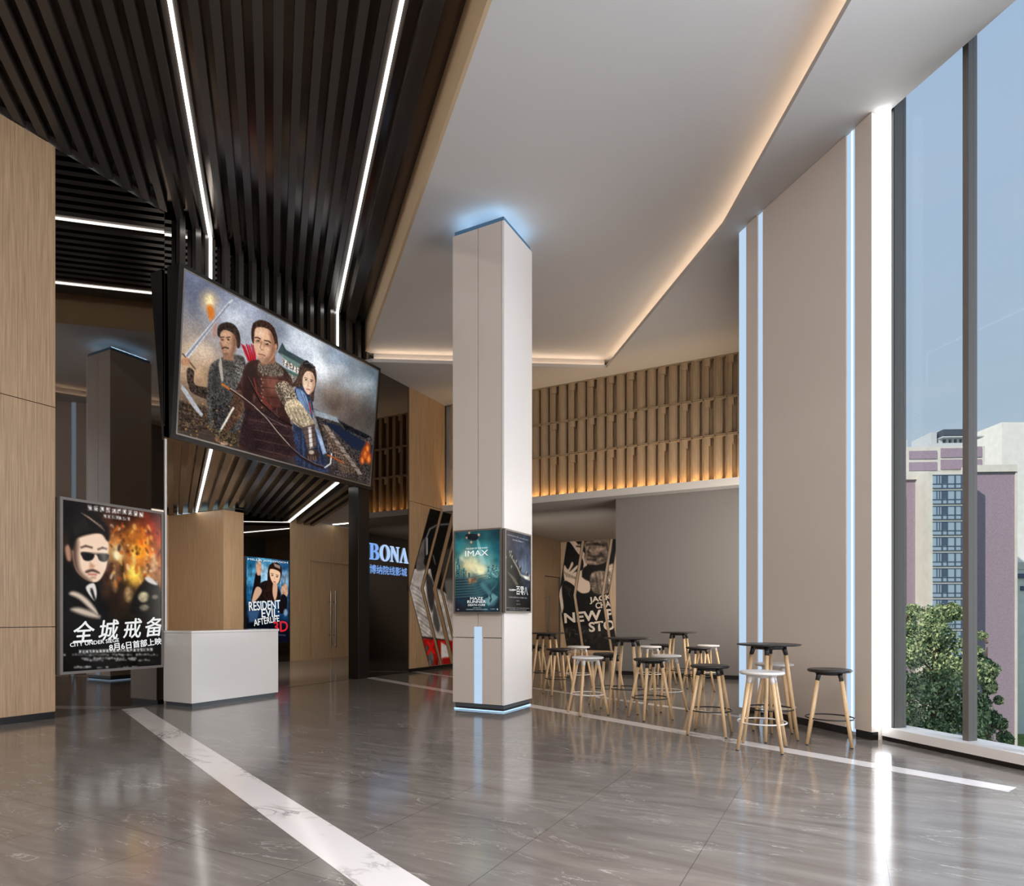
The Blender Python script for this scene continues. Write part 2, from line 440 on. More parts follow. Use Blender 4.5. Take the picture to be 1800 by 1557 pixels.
# left wall: timber cladding, dark glass, opening, dark glass with the sign, timber
lw = NB(); box(lw, -9.12, -8.96, -5.2, 5.93, 0, 7.5); box(lw, -9.12, -8.96, 5.93, 10.45, 4.15, 7.5); box(lw, -9.12, -8.96, 10.42, 21, 0, 7.5)
struct('wall_left', lw, 'grey_paint')
w = empty('timber_wall_panelling', (XW, 2, 0), label='tall oak veneer wall panelling at the far left edge, with horizontal joints', cat='wall panel')
for z0, z1 in ((.09, 1.155), (1.165, 3.93), (3.94, 7.24)):
    one('panel', (-8.96, -8.87, -5.1, 4.45, z0, z1), 'oak_veneer', w)
one('skirting', (-8.96, -8.885, -5.1, 4.45, 0, .09), 'skirting_black', w)
w = empty('glass_wall_panel', (XW, 5.2, 0), label='tall dark mirror glass panel behind the poster of the man in sunglasses', cat='glass panel')
one('pane', (-8.955, XW, 4.452, 5.925, 0, 7.24), 'dark_glass', w)
w = empty('metal_edge_trim', (XW, 5.94, 0), label='thin pale metal edge strip standing left of the passage opening behind the white counter', cat='edge trim')
one('profile', (-8.955, -8.885, 5.926, 5.955, 0, 3.91), 'trim_light', w)
w = empty('black_pillar', (XW, 10.2, 0), label='glossy black pillar at the right side of the passage opening, below the video screen', cat='pillar')
one('shaft', (-9.1, -8.84, 10.07, 10.41, 0, 3.95), 'tv_housing', w, bev=.004)
w = empty('glass_wall_panel', (XW, 11.1, 0), label='dark mirror glass panel carrying the blue illuminated sign, beside the black pillar', cat='glass panel')
one('pane', (-8.955, XW, 10.415, 11.845, 0, ZS), 'dark_glass', w)
w = empty('timber_wall_panelling', (XW, 12.6, 0), label='oak veneer wall panelling between the sign glass and the lattice wall, rising to the ceiling', cat='wall panel')
one('panel', (-8.96, -8.88, 11.85, 13.30, 3.94, ZS), 'oak_veneer', w)
one('panel', (-8.96, -8.88, 11.85, 15.6, .08, 3.93), 'oak_veneer', w)
one('skirting', (-8.96, -8.89, 11.85, 15.6, 0, .08), 'skirting_black', w)
w = empty('timber_wall_panelling', (XW, 17, 0), label='oak veneer panelling along the left side of the corridor behind the bar tables', cat='wall panel')
one('panel', (-8.96, -8.88, 15.61, 19.28, .0, 3.9), 'oak_veneer_deep', w); one('panel', (-8.96, -8.88, 19.28, 20.55, 2.64, 3.9), 'oak_veneer_deep', w)
d = empty('door_1', (XW, 19.9, 0), kind='structure'); one('leaf', (-8.96, -8.915, 19.30, 20.5, 0, 2.62), 'oak_veneer_deep', d)
bm = NB(); tube(bm, [(-8.86, 19.5, .6), (-8.86, 19.5, 2.0)], .018); tube(bm, [(-8.86, 19.5, .8), (-8.92, 19.5, .8)], .012); tube(bm, [(-8.86, 19.5, 1.8), (-8.92, 19.5, 1.8)], .012)
link('handle', bm, 'steel', d)

# upper wall above the corridor with the timber lattice, corridor behind
YL = 13.31
struct('wall_back', (lambda b: (box(b, -9.12, -1.0, YL+.18, YL+.3, 3.9, 7.5), b)[1])(NB()), 'white_paint')
struct('ceiling', (lambda b: (box(b, -8.88, -1.0, YL-.084, 21, 3.89, 3.93), b)[1])(NB()), 'ceiling_paint')
struct('trim_7', (lambda b: (box(b, -8.88, -1.0, YL-.10, YL-.085, 3.89, 4.04), b)[1])(NB()), 'white_paint')
le = empty('cove_light', (-5, YL-.05, 3.93), label='amber light strip hidden on the white ledge below the timber lattice', cat='light strip')
one('light_tape', (-8.86, -1.02, YL-.065, YL-.045, 3.95, 3.97), 'led_amber', le)
struct('wall_back', (lambda b: (box(b, -4.52, -1.0, 13.56, 13.8, 0, 3.9), b)[1])(NB()), 'grey_paint')
struct('wall_back', (lambda b: (box(b, -4.52, -4.3, 13.81, 20.6, 0, 3.88), b)[1])(NB()), 'grey_paint')
struct('baseboard_back', (lambda b: (box(b, -4.52, -1.0, 13.545, 13.56, 0, .085), b)[1])(NB()), 'skirting_black')
struct('wall_back', (lambda b: (box(b, -8.9, -1.0, 20.62, 20.8, 0, 3.9), b)[1])(NB()), 'oak_veneer_deep')
struct('wall_right', (lambda b: (box(b, -1.0, -.85, 9.35, 21, 0, 7.5), b)[1])(NB()), 'grey_paint')

# timber lattice: tall box modules in three rows
lat = empty('timber_lattice', (-5, YL, 4.04), label='oak lattice of tall box modules in three rows above the corridor, lit amber from below', cat='wall panel')
def module(kind, W, Hh, D=.15, fr=.019):
    bm = NB(); x0, x1 = .003, W-.003; z0, z1 = .004, Hh-.004
    box(bm, x0, x0+fr*.6, 0, D+.02, z0, z1); box(bm, x1-fr, x1, 0, D+.02, z0, z1)
    box(bm, x0, x1, 0, D+.02, z0, z0+fr); box(bm, x0, x1, 0, D+.02, z1-fr, z1)
    zz0, zz1 = z0+fr, z1-fr; xa = x0+fr*.6; wi = x1-fr-xa
    def curved(za, zb, full, ya, yb):
        n = 8; pr = [(xa+wi*full*i/n, ya+(yb-ya)*(i/n)**2) for i in range(n+1)]
        lo = [bm.verts.new((x, y, za)) for x, y in pr]; hi = [bm.verts.new((x, y, zb)) for x, y in pr]
        bl = [bm.verts.new((x, D+.02, za)) for x, y in pr]; bh = [bm.verts.new((x, D+.02, zb)) for x, y in pr]
        for i in range(n):
            bm.faces.new((lo[i], lo[i+1], hi[i+1], hi[i])); bm.faces.new((hi[i], hi[i+1], bh[i+1], bh[i])); bm.faces.new((lo[i+1], lo[i], bl[i], bl[i+1]))
        bm.faces.new((lo[n], bl[n], bh[n], hi[n]))
    box(bm, xa, x1-fr, D, D+.02, zz0, zz1)
    if kind == 'A': curved(zz0, zz1, .64, .022, .07)
    else:
        curved(zz1-Hh*.17, zz1, .60, .010, .014)
        curved(zz0, zz1-Hh*.17, .42, .040, .055)
    me = bpy.data.meshes.new('module_'+kind); me.materials.append(MATS['lattice_oak'])
    bmesh.ops.recalc_face_normals(bm, faces=bm.faces[:]); bm.to_mesh(me); bm.free(); return me
Wm = .2273
order = 'BABABABAABABABABABAABABABABABABABABA'   # from the right-hand end leftwards
rows = ((4.0, .945), (4.945, .755), (5.70, .848))
kinds = {(k, r): module(k, Wm, rows[r][1]) for k in 'AB' for r in range(3)}
ncol = int((8.87-1.894)/Wm)+1
for i in range(-3, ncol):
    k = order[i+3] if i < 0 else order[i]
    if i < 0: k = 'AB'[i % 2]
    for r in range(3):
        x = -1.894-(i+1)*Wm
        if x < -8.89: continue
        o = bpy.data.objects.new('module', kinds[(k, r)]); COL.objects.link(o); o.parent = lat
        o.location = (x+5, 0, rows[r][0]-4.04)
# right hand remainder of the lattice wall, hidden behind the window wall
one('end_panel', (-1.2, -1.0, YL, YL+.13, 3.935, ZS), 'lattice_oak', lat)

# window-side wall: panels with glowing gaps
TE = 7.42
bm = NB(); box(bm, 5.22, TE, 5.64, 5.80, 0, ZS+.3, M=DM); struct('wall_right', bm, 'warm_panel')
for t0, t1_, lab in ((5.22, 5.435, 'narrow warm grey wall panel next to the bright window reveal'),
                     (5.555, 6.905, 'broad warm grey wall panel behind the nearest bar table, from floor to ceiling'),
                     (7.005, 7.235, 'narrow warm grey wall panel at the far end of the window wall')):
    w = empty('wall_panel', (*TP(t0, 5.55), 0), label=lab, cat='wall panel')
    dbox('panel', t0, t1_, 5.551, 5.64, .085, ZS-.004, 'warm_panel', w)
    dbox('skirting', t0, t1_, 5.565, 5.64, 0, .085, 'skirting_black', w)
for t0, t1_, lab in ((5.44, 5.55, 'pale blue light strip between the broad panel and the narrow panel by the window'),
                     (6.91, 7.0, 'pale blue light strip left of the broad wall panel'),
                     (7.24, 7.40, 'pale blue light strip at the far free edge of the window wall')):
    w = empty('light_strip', (*TP(t0, 5.6), 0), label=lab, cat='light strip')
    dbox('diffuser', t0, t1_, 5.562, 5.638, .05, ZS-.01, 'led_blue_soft', w)
    if t0 < 6: dbox('light_tape', t0+.03, t0+.05, 5.556, 5.562, .06, ZS-.01, 'led_cyan', w)
w = empty('light_strip', (*TP(5.15, 5.7), 0), label='brilliant white light strip in the window reveal, floor to ceiling', cat='light strip')
dbox('diffuser', 5.118, 5.214, 5.60, 5.70, .14, ZS-.004, 'led_daylight', w)

# window
win = empty('window_1', (*TP(0, 5.75), 0), kind='structure')
dbox('sill', -7.5, 5.216, 5.68, 6.02, .045, .135, 'sill_white', win)
dbox('head', -7.5, 5.216, 5.74, 6.02, 7.0, 7.3, 'mullion_bronze', win)
struct('baseboard_right', (lambda b: (box(b, -7.5, 5.216, 5.69, 5.80, 0, .045, M=DM), b)[1])(NB()), 'skirting_black')
T = 5.0; k = 0
tm = [5.118, 4.38]
while tm[-1] > -7: tm.append(tm[-1]-.66*(1 if len(tm) > 1 else 1))
for i, t in enumerate(tm):
    if i == 0:
        dbox('jamb_shade', 5.12, 5.21, 5.735, 5.745, .135, 7.0, 'matte_black', win)  # black strip: shade on the jamb's room face, put in as colour
        dbox('jamb', 5.118, 5.212, 5.745, 5.90, .135, 7.0, 'mullion_bronze', win)
    else: dbox('mullion', t, t+.056, 5.80, 5.91, .135, 7.0, 'mullion_bronze', win)
for i in range(len(tm)-1):
    dbox('pane', tm[i+1]+.056, tm[i] if i else 5.118, 5.86, 5.866, .135, 7.0, 'window_glass', win)

# rear and outer shell (behind the camera)
struct('wall_front', (lambda b: (box(b, -9.1, 13.4, -5.2, -5.0, 0, 7.5), b)[1])(NB()), 'white_paint')
bm = NB(); prism(bm, [(-16.3, -5.3), (13.6, -5.3), TP(-7.6, 6.05), TP(7.42, 6.05), (-.78, 9.9), (-.78, 21.1), (-16.3, 21.1)], 7.52, 7.8)
struct('ceiling', bm, 'roof_slab')

# ================================================================== SLATTED CEILING
U = Vector((.7458, -.6662)).normalized()
P0, PITCH = 10.371, .262
def ray_end(y):   # end of an upper slat in the far front of the room
    L = (y+5.0)/.6662 if y > -5 else 0
    return (XW+U.x*L, y+U.y*L)
sc_ = empty('slatted_ceiling', (XW, 8.5, ZB), label='dark brown slatted ceiling folding down the wall behind the video screen, with two white light lines', cat='ceiling cladding')
bm = NB(); prism(bm, [(XW-.05, bandA[1]), (XW-.05, -5), (bandB[0], -5)], 7.40, 7.46); link('backing_board', bm, 'slat_backing', sc_)
bm = NB(); vb = NB()
LED = {3: 9.50, 14: 6.67}
for k in range(0, 60):
    y = P0-k*PITCH
    if y < -4.8: break
    if k in LED: y = LED[k]
    yv = y
    if k == 1: y = 9.97
    if k > 0:
        e = ray_end(y)
        if k in LED: bar(bm, (XW, y), e, .15, ZB+.02, 7.40)
        else: bar(bm, (XW, y), e, .095, ZB, 7.40)
    y = yv
    if y > 5.98 and y < 10.4:
        if k in LED: box(vb, XW-.04, XW+.03, y-.09, y+.09, 3.96, ZB+.02)
        else: box(vb, XW-.03, XW+.06, y-.045, y+.045, 3.96, 7.35)
link('slats', bm, 'slat_black', sc_); link('slats', vb, 'slat_black', sc_)
one('backing_glass', (-8.955, XW-.04, 5.96, 10.45, 3.95, 7.4), 'dark_glass', sc_)
for k, y in LED.items():
    bm = NB(); e = ray_end(y); bar(bm, (XW+.02, y), e, .036, ZB-.004, ZB+.018)
    box(bm, XW+.031, XW+.045, y-.02, y+.02, 4.0, ZB+.018)
    link('light_tape', bm, 'led_white', sc_)

ls = empty('slatted_ceiling', (-11.5, 9, 3.96), label='low dark slatted ceiling of the passage below the video screen, with two white light lines', cat='ceiling cladding')
S = -.68
def lslat(bm, y, w, z0, z1, xa=XW-.22, xb=-15.9):
    bar(bm, (xa, y+(xa-XW)*S), (xb, y+(xb-XW)*S), w, z0, z1)
bm = NB()
LEDL = {3: 9.60, 14: 6.72}
for k in range(0, 36):
    y = 10.47-k*PITCH
    if k in LEDL: y = LEDL[k]
    # clip to the passage
    xa = XW-.07; yy = y+(xa-XW)*S
    if yy < 5.98: xa = XW+(5.98-y)/S
    xb = -14.06 if (y+(-14.06-XW)*S) > 11.6 else max(-15.9, XW+(10.74-y)/S)
    if xb >= xa: continue
    if k in LEDL:
        bar(bm, (xa, y+(xa-XW)*S), (xb, y+(xb-XW)*S), .13, 3.98, 4.09)
        b2 = NB(); bar(b2, (xa, y+(xa-XW)*S), (xb, y+(xb-XW)*S), .036, 3.96, 3.978); link('light_tape', b2, 'led_white', ls)
    else: bar(bm, (xa, y+(xa-XW)*S), (xb, y+(xb-XW)*S), .10, 3.96, 4.09)
link('slats', bm, 'slat_black', ls)
bm = NB(); prism(bm, [(-8.98, 10.5), (-14.06, 10.5+5.1*.68), (-14.06, 11.2), (-15.95, 11.2), (-15.95, 5.95), (-8.98, 5.95)], 4.09, 4.11); link('backing_board', bm, 'slat_backing', ls)
struct('ceiling', (lambda b: (box(b, -16, -8.96, 5.8, 17, 4.12, 4.18), b)[1])(NB()), 'ceiling_paint')

# passage
struct('wall_back', (lambda b: (box(b, -16.1, -8.96, 5.75, 5.92, 0, 4.12), b)[1])(NB()), 'oak_veneer_deep')
struct('wall_back', (lambda b: (box(b, -16.1, -8.96, 16.6, 16.8, 0, 4.12), b)[1])(NB()), 'oak_veneer_deep')
struct('wall_back', (lambda b: (box(b, -16.2, -15.97, 5.8, 11, 0, 4.12), b)[1])(NB()), 'oak_veneer_deep')
w = empty('timber_block', (-14, 10.8, 0), label='square timber clad wall block in the passage, left of the poster with the posing woman', cat='wall panel')
one('cladding', (-15.96, -13.8, 10.75, 11.35, 0, 3.955), 'oak_veneer_deep', w)
w = empty('glass_wall_panel', (-14.1, 12.2, 0), label='dark mirror glass panel behind the poster of the posing woman in the passage', cat='glass panel')
one('pane', (-14.14, -14.08, 11.36, 13.165, 0, 4.085), 'dark_glass', w)
w = empty('timber_wall_panelling', (-14.1, 15, 0), label='oak veneer panelling around the double door in the passage', cat='wall panel')
one('panel', (-14.16, -14.06, 13.17, 13.93, 0, 4.085), 'oak_veneer_deep', w); one('panel', (-14.16, -14.06, 13.94, 16.6, 2.93, 4.085), 'oak_veneer_deep', w)
one('panel', (-14.16, -14.06, 15.78, 16.6, 0, 2.93), 'oak_veneer_deep', w)
d = empty('door_2', (-14.1, 14.8, 0), kind='structure')
one('leaf', (-14.18, -14.12, 13.94, 14.845, 0, 2.925), 'oak_veneer_deep', d); one('leaf', (-14.18, -14.12, 14.855, 15.77, 0, 2.925), 'oak_veneer_deep', d)
for y in (14.75, 14.95):
    bm = NB(); tube(bm, [(-14.04, y, .34), (-14.04, y, 2.07)], .02); 
    for z in (.7, 1.72): tube(bm, [(-14.04, y, z), (-14.12, y, z)], .014)
    link('handle', bm, 'steel', d)
w = empty('ceiling_light', (-12, 14.83, 4.1), label='thin white ceiling light line above the double door in the passage', cat='light strip')
one('light_tape', (-14.02, -9.2, 14.815, 14.845, 4.10, 4.12), 'led_white', w)

# ================================================================== VIDEO SCREEN
tv = empty('video_screen', (XW, 8.2, 3.92), label='huge tilted video screen showing three armoured warriors, hung below the slatted ceiling', cat='screen')
yT0, yT1, zt, zb = 5.93, 10.44, 6.43, 3.92
TLc, TRc = Vector((-8.56, yT0, zt)), Vector((-8.56, yT1, zt))
BLc, BRc = Vector((-8.80, yT0+.03, zb)), Vector((-8.80, yT1, zb))
bm = NB()
xb = XW+.062
v = [bm.verts.new(c) for c in (TLc, TRc, BRc, BLc, (xb, yT0, zt), (xb, yT1, zt), (xb, yT1, zb), (xb, yT0+.03, zb))]
for f in ((0, 1, 2, 3), (5, 4, 7, 6), (0, 4, 5, 1), (1, 5, 6, 2), (2, 6, 7, 3), (3, 7, 4, 0)): bm.faces.new([v[i] for i in f])
link('housing', bm, 'tv_housing', tv)
nrm = (TRc-TLc).cross(TLc-BLc).normalized()
if nrm.x < 0: nrm = -nrm
def tvp(a, b, d=0.):   # a 0..1 along, b 0..1 down
    return (TLc.lerp(TRc, a)).lerp(BLc.lerp(BRc, a), b)+nrm*d
def frame_on(bm, fn, o, i, d0, d1):
    """rectangular ring between outer (a0,a1,b0,b1) and inner, raised d0..d1"""
    O = [(o[0], o[2]), (o[1], o[2]), (o[1], o[3]), (o[0], o[3])]; I = [(i[0], i[2]), (i[1], i[2]), (i[1], i[3]), (i[0], i[3])]
    for k in range(4):
        q = [O[k], O[(k+1) % 4], I[(k+1) % 4], I[k]]
        lo = [bm.verts.new(fn(*p, d0)) for p in q]; hi = [bm.verts.new(fn(*p, d1)) for p in q]
        bm.faces.new(hi); bm.faces.new(lo[::-1])
        for j in range(4): bm.faces.new((lo[j], lo[(j+1) % 4], hi[(j+1) % 4], hi[j]))
bm = NB(); frame_on(bm, tvp, (.016, .988, .022, .972), (.021, .983, .031, .963), .0005, .008); link('bezel', bm, 'bezel_silver', tv)

Q = [(155, 82), (1420, 745), (1357, 1512), (90, 1175)]
pc = Pic(560, 320, Q)
pc.field([(160, 130, 1, (88, 96, 118)), (300, 180, 1, (96, 104, 128)), (480, 300, 1, (122, 128, 148)), (180, 420, 1, (150, 142, 138)), (430, 420, 1, (165, 168, 180)), (560, 480, 1.2, (190, 196, 206)),
          (800, 560, 1, (140, 150, 168)), (860, 620, 1.2, (175, 182, 195)), (950, 560, 1, (196, 205, 216)), (1050, 760, 1.4, (214, 220, 226)), (1120, 640, 1, (130, 146, 166)), (1250, 760, 1, (134, 150, 166)), (1400, 780, 1, (70, 86, 98)),
          (1390, 900, 1, (96, 108, 116)), (1250, 880, 1, (170, 174, 174)), (1130, 930, 1.4, (112, 94, 82)), (1300, 980, 1.4, (92, 80, 72)), (1200, 1040, 1, (80, 70, 66)), (1380, 1080, 1, (56, 54, 52)), (230, 700, 1, (196, 172, 148)), (250, 800, 1, (188, 142, 100)), (170, 900, 1, (120, 104, 92)), (200, 1000, 1, (96, 78, 62)),
          (200, 1140, 1.4, (62, 52, 44)), (420, 1200, 1.4, (50, 42, 38)), (700, 1300, 1.4, (40, 30, 30)), (1000, 1420, 1.4, (44, 42, 52)), (1200, 1400, 1.4, (48, 42, 38)), (1340, 1450, 1.2, (40, 32, 26)), (1000, 950, .8, (130, 128, 132))])
for x, y, rx, ry, c, a in ((930, 560, 150, 60, (226, 232, 238), .6), (1060, 720, 130, 60, (240, 243, 246), .7), (500, 400, 90, 70, (214, 218, 228), .6), (1150, 680, 70, 30, (90, 108, 130), .5), (760, 520, 60, 34, (110, 120, 142), .5), (620, 360, 80, 40, (118, 126, 148), .5), (1330, 830, 60, 40, (196, 204, 210), .5), (240, 620, 70, 60, (226, 204, 178), .6), (200, 300, 60, 110, (84, 92, 116), .5), (1180, 960, 110, 60, (88, 70, 60), .6), (1300, 1050, 80, 60, (64, 54, 50), .6), (1080, 900, 50, 50, (140, 120, 104), .5)):
    pc.ell(x, y, rx, ry, c, soft=34, a=a)
pc.clouds(.28, 7, 4); pc.clouds(.12, 22, 8)
pc.ell(312, 290, 50, 60, (225, 190, 140), soft=26, a=.8); pc.ell(312, 285, 22, 36, (255, 238, 180), soft=14); pc.poly([(298, 320), (330, 320), (345, 380), (318, 420), (300, 370)], (214, 118, 40), soft=8, smooth=True)
pc.poly([(335, 420), (360, 430), (352, 530), (330, 500)], (190, 110, 80), soft=8, a=.5, smooth=True)
# brick parapet, sparks
pc.poly([(100, 960), (330, 1010), (330, 1150), (95, 1170)], (70, 56, 46), soft=8, tex=.3, fine=.4)
for yy in range(975, 1160, 22): pc.line([(100, yy), (330, yy+50)], 3, (38, 30, 26), soft=1.5, a=.7)
# long wall and fires at the right
pc.poly([(985, 1000), (1150, 1070), (1380, 1200), (1365, 1510), (1120, 1440), (1040, 1180)], (56, 50, 50), soft=4, tex=.4, fine=.5)
pc.poly([(990, 1005), (1145, 1060), (1160, 1095), (1000, 1050)], (150, 160, 168), soft=3, tex=.3)
pc.poly([(1060, 1090), (1150, 1110), (1376, 1250), (1370, 1310), (1240, 1260)], (24, 34, 54), soft=5)
pc.poly([(1030, 1100), (1100, 1140), (1300, 1420), (1180, 1440)], (86, 70, 60), soft=3, tex=.3, fine=.4)
for i in range(7):
    a = 1052+i*34; b = 1108+i*48; pc.poly([(a, b), (a+34, b+8), (a+52, b+46), (a+22, b+40)], (138, 124, 114), soft=2, tex=.2)
for i in range(9): pc.line([(1040+i*16, 1160+i*28), (1180+i*12, 1200+i*28)], 3, (46, 36, 32), soft=1.5, a=.7)
pc.poly([(1170, 1090), (1330, 1165), (1372, 1190), (1330, 1200), (1200, 1140)], (20, 22, 28), soft=3, fine=.6)
for fx, fy, fr in ((1330, 1300, 26), (1345, 1260, 20), (1310, 1340, 18), (1352, 1330, 22)):
    pc.ell(fx, fy, fr, fr*1.8, (176, 70, 26), soft=10, a=.8); pc.ell(fx, fy+6, fr*.4, fr, (244, 150, 60), soft=6, a=.8)
# watch tower
pc.poly([(760, 625), (790, 560), (815, 610), (870, 640), (960, 690), (1000, 720), (985, 745), (900, 720), (820, 680)], (58, 74, 76), soft=2, tex=.2)
pc.poly([(775, 630), (900, 700), (985, 735), (900, 745), (800, 670)], (104, 128, 122), soft=2)
pc.poly([(790, 665), (905, 735), (905, 775), (795, 715)], (200, 192, 180), soft=2, fine=.5)
for i in range(6): pc.line([(800+i*20, 675+i*11), (800+i*20, 715+i*11)], 5, (96, 80, 66), soft=1.5)
pc.poly([(770, 715), (905, 780), (900, 800), (770, 740)], (70, 100, 92), soft=2); pc.poly([(775, 740), (900, 800), (880, 830), (780, 770)], (120, 116, 108), soft=2, fine=.3)
# --- man at the left, raised sword
pc.poly([(120, 850), (150, 880), (262, 1050), (250, 1065), (200, 1010), (118, 880)], (176, 176, 184), soft=2)
pc.poly([(160, 740), (205, 760), (210, 850), (330, 880), (320, 950), (250, 935), (185, 900), (160, 830)], (62, 50, 44), soft=2, tex=.3, fine=.4, smooth=True)
pc.poly([(330, 700), (420, 655), (500, 650), (545, 690), (550, 900), (500, 1150), (320, 1150), (290, 1000), (300, 780)], (72, 70, 68), soft=3, tex=.3, fine=.3, smooth=True)
pc.poly([(330, 720), (370, 700), (360, 900), (320, 900)], (40, 40, 42), soft=12, a=.7); pc.poly([(470, 680), (530, 700), (536, 800), (480, 800)], (116, 112, 108), soft=14, a=.6, fine=.4)
pc.poly([(320, 930), (440, 960), (470, 1150), (330, 1150)], (48, 46, 46), soft=5, fine=.5)
pc.poly([(380, 640), (390, 700), (400, 820), (385, 830), (368, 720)], (170, 162, 152), soft=2)
pc.poly([(395, 620), (470, 610), (470, 690), (400, 680)], (150, 110, 86), soft=3)
pc.poly([(378, 500), (400, 480), (470, 490), (490, 560), (478, 620), (440, 655), (405, 640), (385, 590)], (196, 150, 120), soft=2, tex=.15, smooth=True)
pc.poly([(372, 560), (400, 570), (400, 640), (385, 600)], (130, 88, 66), soft=4, a=.7)
pc.poly([(362, 510), (372, 450), (430, 428), (480, 450), (510, 510), (512, 590), (492, 600), (484, 540), (460, 500), (410, 480), (385, 500), (378, 530)], (44, 34, 30), soft=2, fine=.4, smooth=True)
for ex in (392, 432): pc.line([(ex-12, 532), (ex+16, 528)], 7, (44, 30, 26), soft=1.5); pc.ell(ex+2, 546, 8, 5, (40, 28, 24), soft=2)
pc.line([(408, 560), (404, 588), (414, 594)], 5, (140, 92, 70), soft=2); pc.line([(390, 606), (412, 598), (436, 606)], 9, (56, 38, 30), soft=2); pc.line([(402, 618), (424, 618)], 4, (150, 80, 70), soft=1.5)
pc.ell(420, 642, 16, 10, (90, 64, 50), soft=5, a=.7); pc.poly([(462, 500), (488, 530), (480, 620), (440, 652), (460, 590)], (116, 78, 60), soft=9, a=.75, smooth=True); pc.ell(400, 510, 16, 10, (226, 186, 156), soft=7, a=.7); pc.ell(404, 572, 12, 14, (222, 178, 148), soft=6, a=.7); pc.poly([(384, 540), (402, 544), (402, 556), (386, 552)], (120, 82, 64), soft=4, a=.7)
pc.poly([(142, 652), (160, 690), (180, 660), (470, 276), (462, 270), (438, 292)], (206, 210, 216), soft=1.6)
pc.poly([(160, 668), (452, 300), (440, 300), (152, 656)], (132, 132, 144), soft=1.5)
pc.line([(128, 640), (215, 748)], 9, (90, 74, 60), soft=2)
pc.ell(150, 695, 28, 26, (182, 130, 98), soft=3, tex=.2); 
for i in range(4): pc.line([(128, 678+i*14), (168, 672+i*14)], 8, (200, 150, 116), soft=2)
# --- woman
pc.poly([(905, 720), (945, 685), (1000, 720), (1015, 800), (1000, 880), (985, 960), (900, 870), (845, 850), (885, 800)], (66, 48, 40), soft=2, fine=.3, smooth=True)
for i in range(7): pc.line([(930+i*10, 700), (905+i*6-10, 790), (860+i*12, 850+i*6)], 4, (112, 84, 68) if i % 2 else (40, 28, 26), soft=2.5, a=.6)
pc.poly([(872, 870), (930, 860), (985, 960), (990, 1100), (1040, 1250), (1080, 1430), (880, 1390), (860, 1100), (900, 1060), (860, 960)], (40, 50, 74), soft=3, tex=.25, fine=.2, smooth=True)
pc.poly([(880, 870), (935, 900), (970, 1000), (978, 1090), (930, 1000), (890, 940)], (104, 128, 162), soft=3, tex=.3, smooth=True)
for i in range(6): pc.line([(900+i*14, 880+i*14), (950+i*8, 990+i*16)], 4, (180, 200, 226) if i % 2 else (36, 48, 80), soft=2.5, a=.55)
for i in range(9): pc.line([(900+i*16, 1120+i*8), (910+i*18, 1390)], 5, (84, 100, 132) if i % 2 else (20, 24, 38), soft=4, a=.6)
pc.line([(965, 960), (975, 1040)], 8, (170, 50, 50), soft=2)
pc.poly([(1000, 1130), (1030, 1150), (1075, 1300), (1050, 1310)], (150, 168, 196), soft=3, tex=.3)
pc.poly([(924, 790), (950, 752), (990, 765), (1003, 820), (995, 870), (962, 908), (938, 885), (922, 840)], (232, 198, 172), soft=2, smooth=True)
pc.poly([(980, 765), (1004, 820), (992, 875), (968, 905), (984, 850)], (176, 128, 104), soft=7, a=.7, smooth=True)
pc.ell(945, 809, 8, 4, (40, 26, 24), soft=1.5); pc.ell(980, 819, 8, 4, (40, 26, 24), soft=1.5); pc.line([(934, 796), (956, 799)], 4, (60, 40, 34), soft=1); pc.line([(972, 807), (992, 812)], 4, (60, 40, 34), soft=1)
pc.line([(962, 820), (957, 850), (964, 854)], 3, (180, 130, 108), soft=1.5); pc.line([(946, 872), (970, 876)], 6, (166, 70, 70), soft=1.5); pc.ell(940, 850, 10, 12, (246, 218, 198), soft=6, a=.6)
pc.poly([(925, 700), (950, 678), (975, 700), (1008, 725), (975, 735), (940, 725)], (30, 26, 30), soft=2, smooth=True); pc.line([(935, 700), (965, 695), (1000, 724)], 3, (130, 126, 134), soft=1.5)
# --- central archer
for i in range(9): pc.line([(520+i*11, 572+(i % 3)*7), (566+i*6, 690)], 7, (176+(i % 3)*22, 20, 40), soft=1.5)
for i in range(4): pc.line([(530+i*22, 580), (575+i*12, 685)], 3, (70, 6, 16), soft=1)
pc.poly([(545, 720), (600, 680), (740, 690), (830, 770), (860, 860), (830, 1000), (850, 1180), (860, 1330), (560, 1290), (500, 1250), (540, 1010), (480, 900), (520, 800)], (58, 36, 34), soft=3, tex=.3, fine=.12, smooth=True)
pc.poly([(545, 730), (600, 700), (620, 800), (580, 960), (530, 900)], (40, 26, 26), soft=6, a=.8, smooth=True)
pc.poly([(640, 690), (740, 690), (800, 770), (740, 790), (640, 770)], (96, 86, 76), soft=3, fine=.32, smooth=True)
pc.poly([(650, 790), (760, 800), (790, 900), (770, 1000), (650, 1000)], (92, 52, 44), soft=4, tex=.25)
pc.poly([(690, 800), (750, 806), (770, 880), (710, 900)], (140, 88, 74), soft=14, a=.7, smooth=True)
for i in range(7): pc.line([(655, 800+i*62), (830, 812+i*66)], 4, (30, 18, 18), soft=2, a=.7)
for i in range(22): pc.ell(650+(i % 2)*10, 760+i*24, 3.4, 3.4, (206, 190, 172), soft=1.5, a=.9)
for i in range(26):
    x = random.uniform(560, 840); y = random.uniform(780, 1290); pc.line([(x, y), (x+random.uniform(-10, 24), y+random.uniform(20, 60))], 3, (150, 112, 92) if i % 2 else (20, 12, 14), soft=2.5, a=.55)
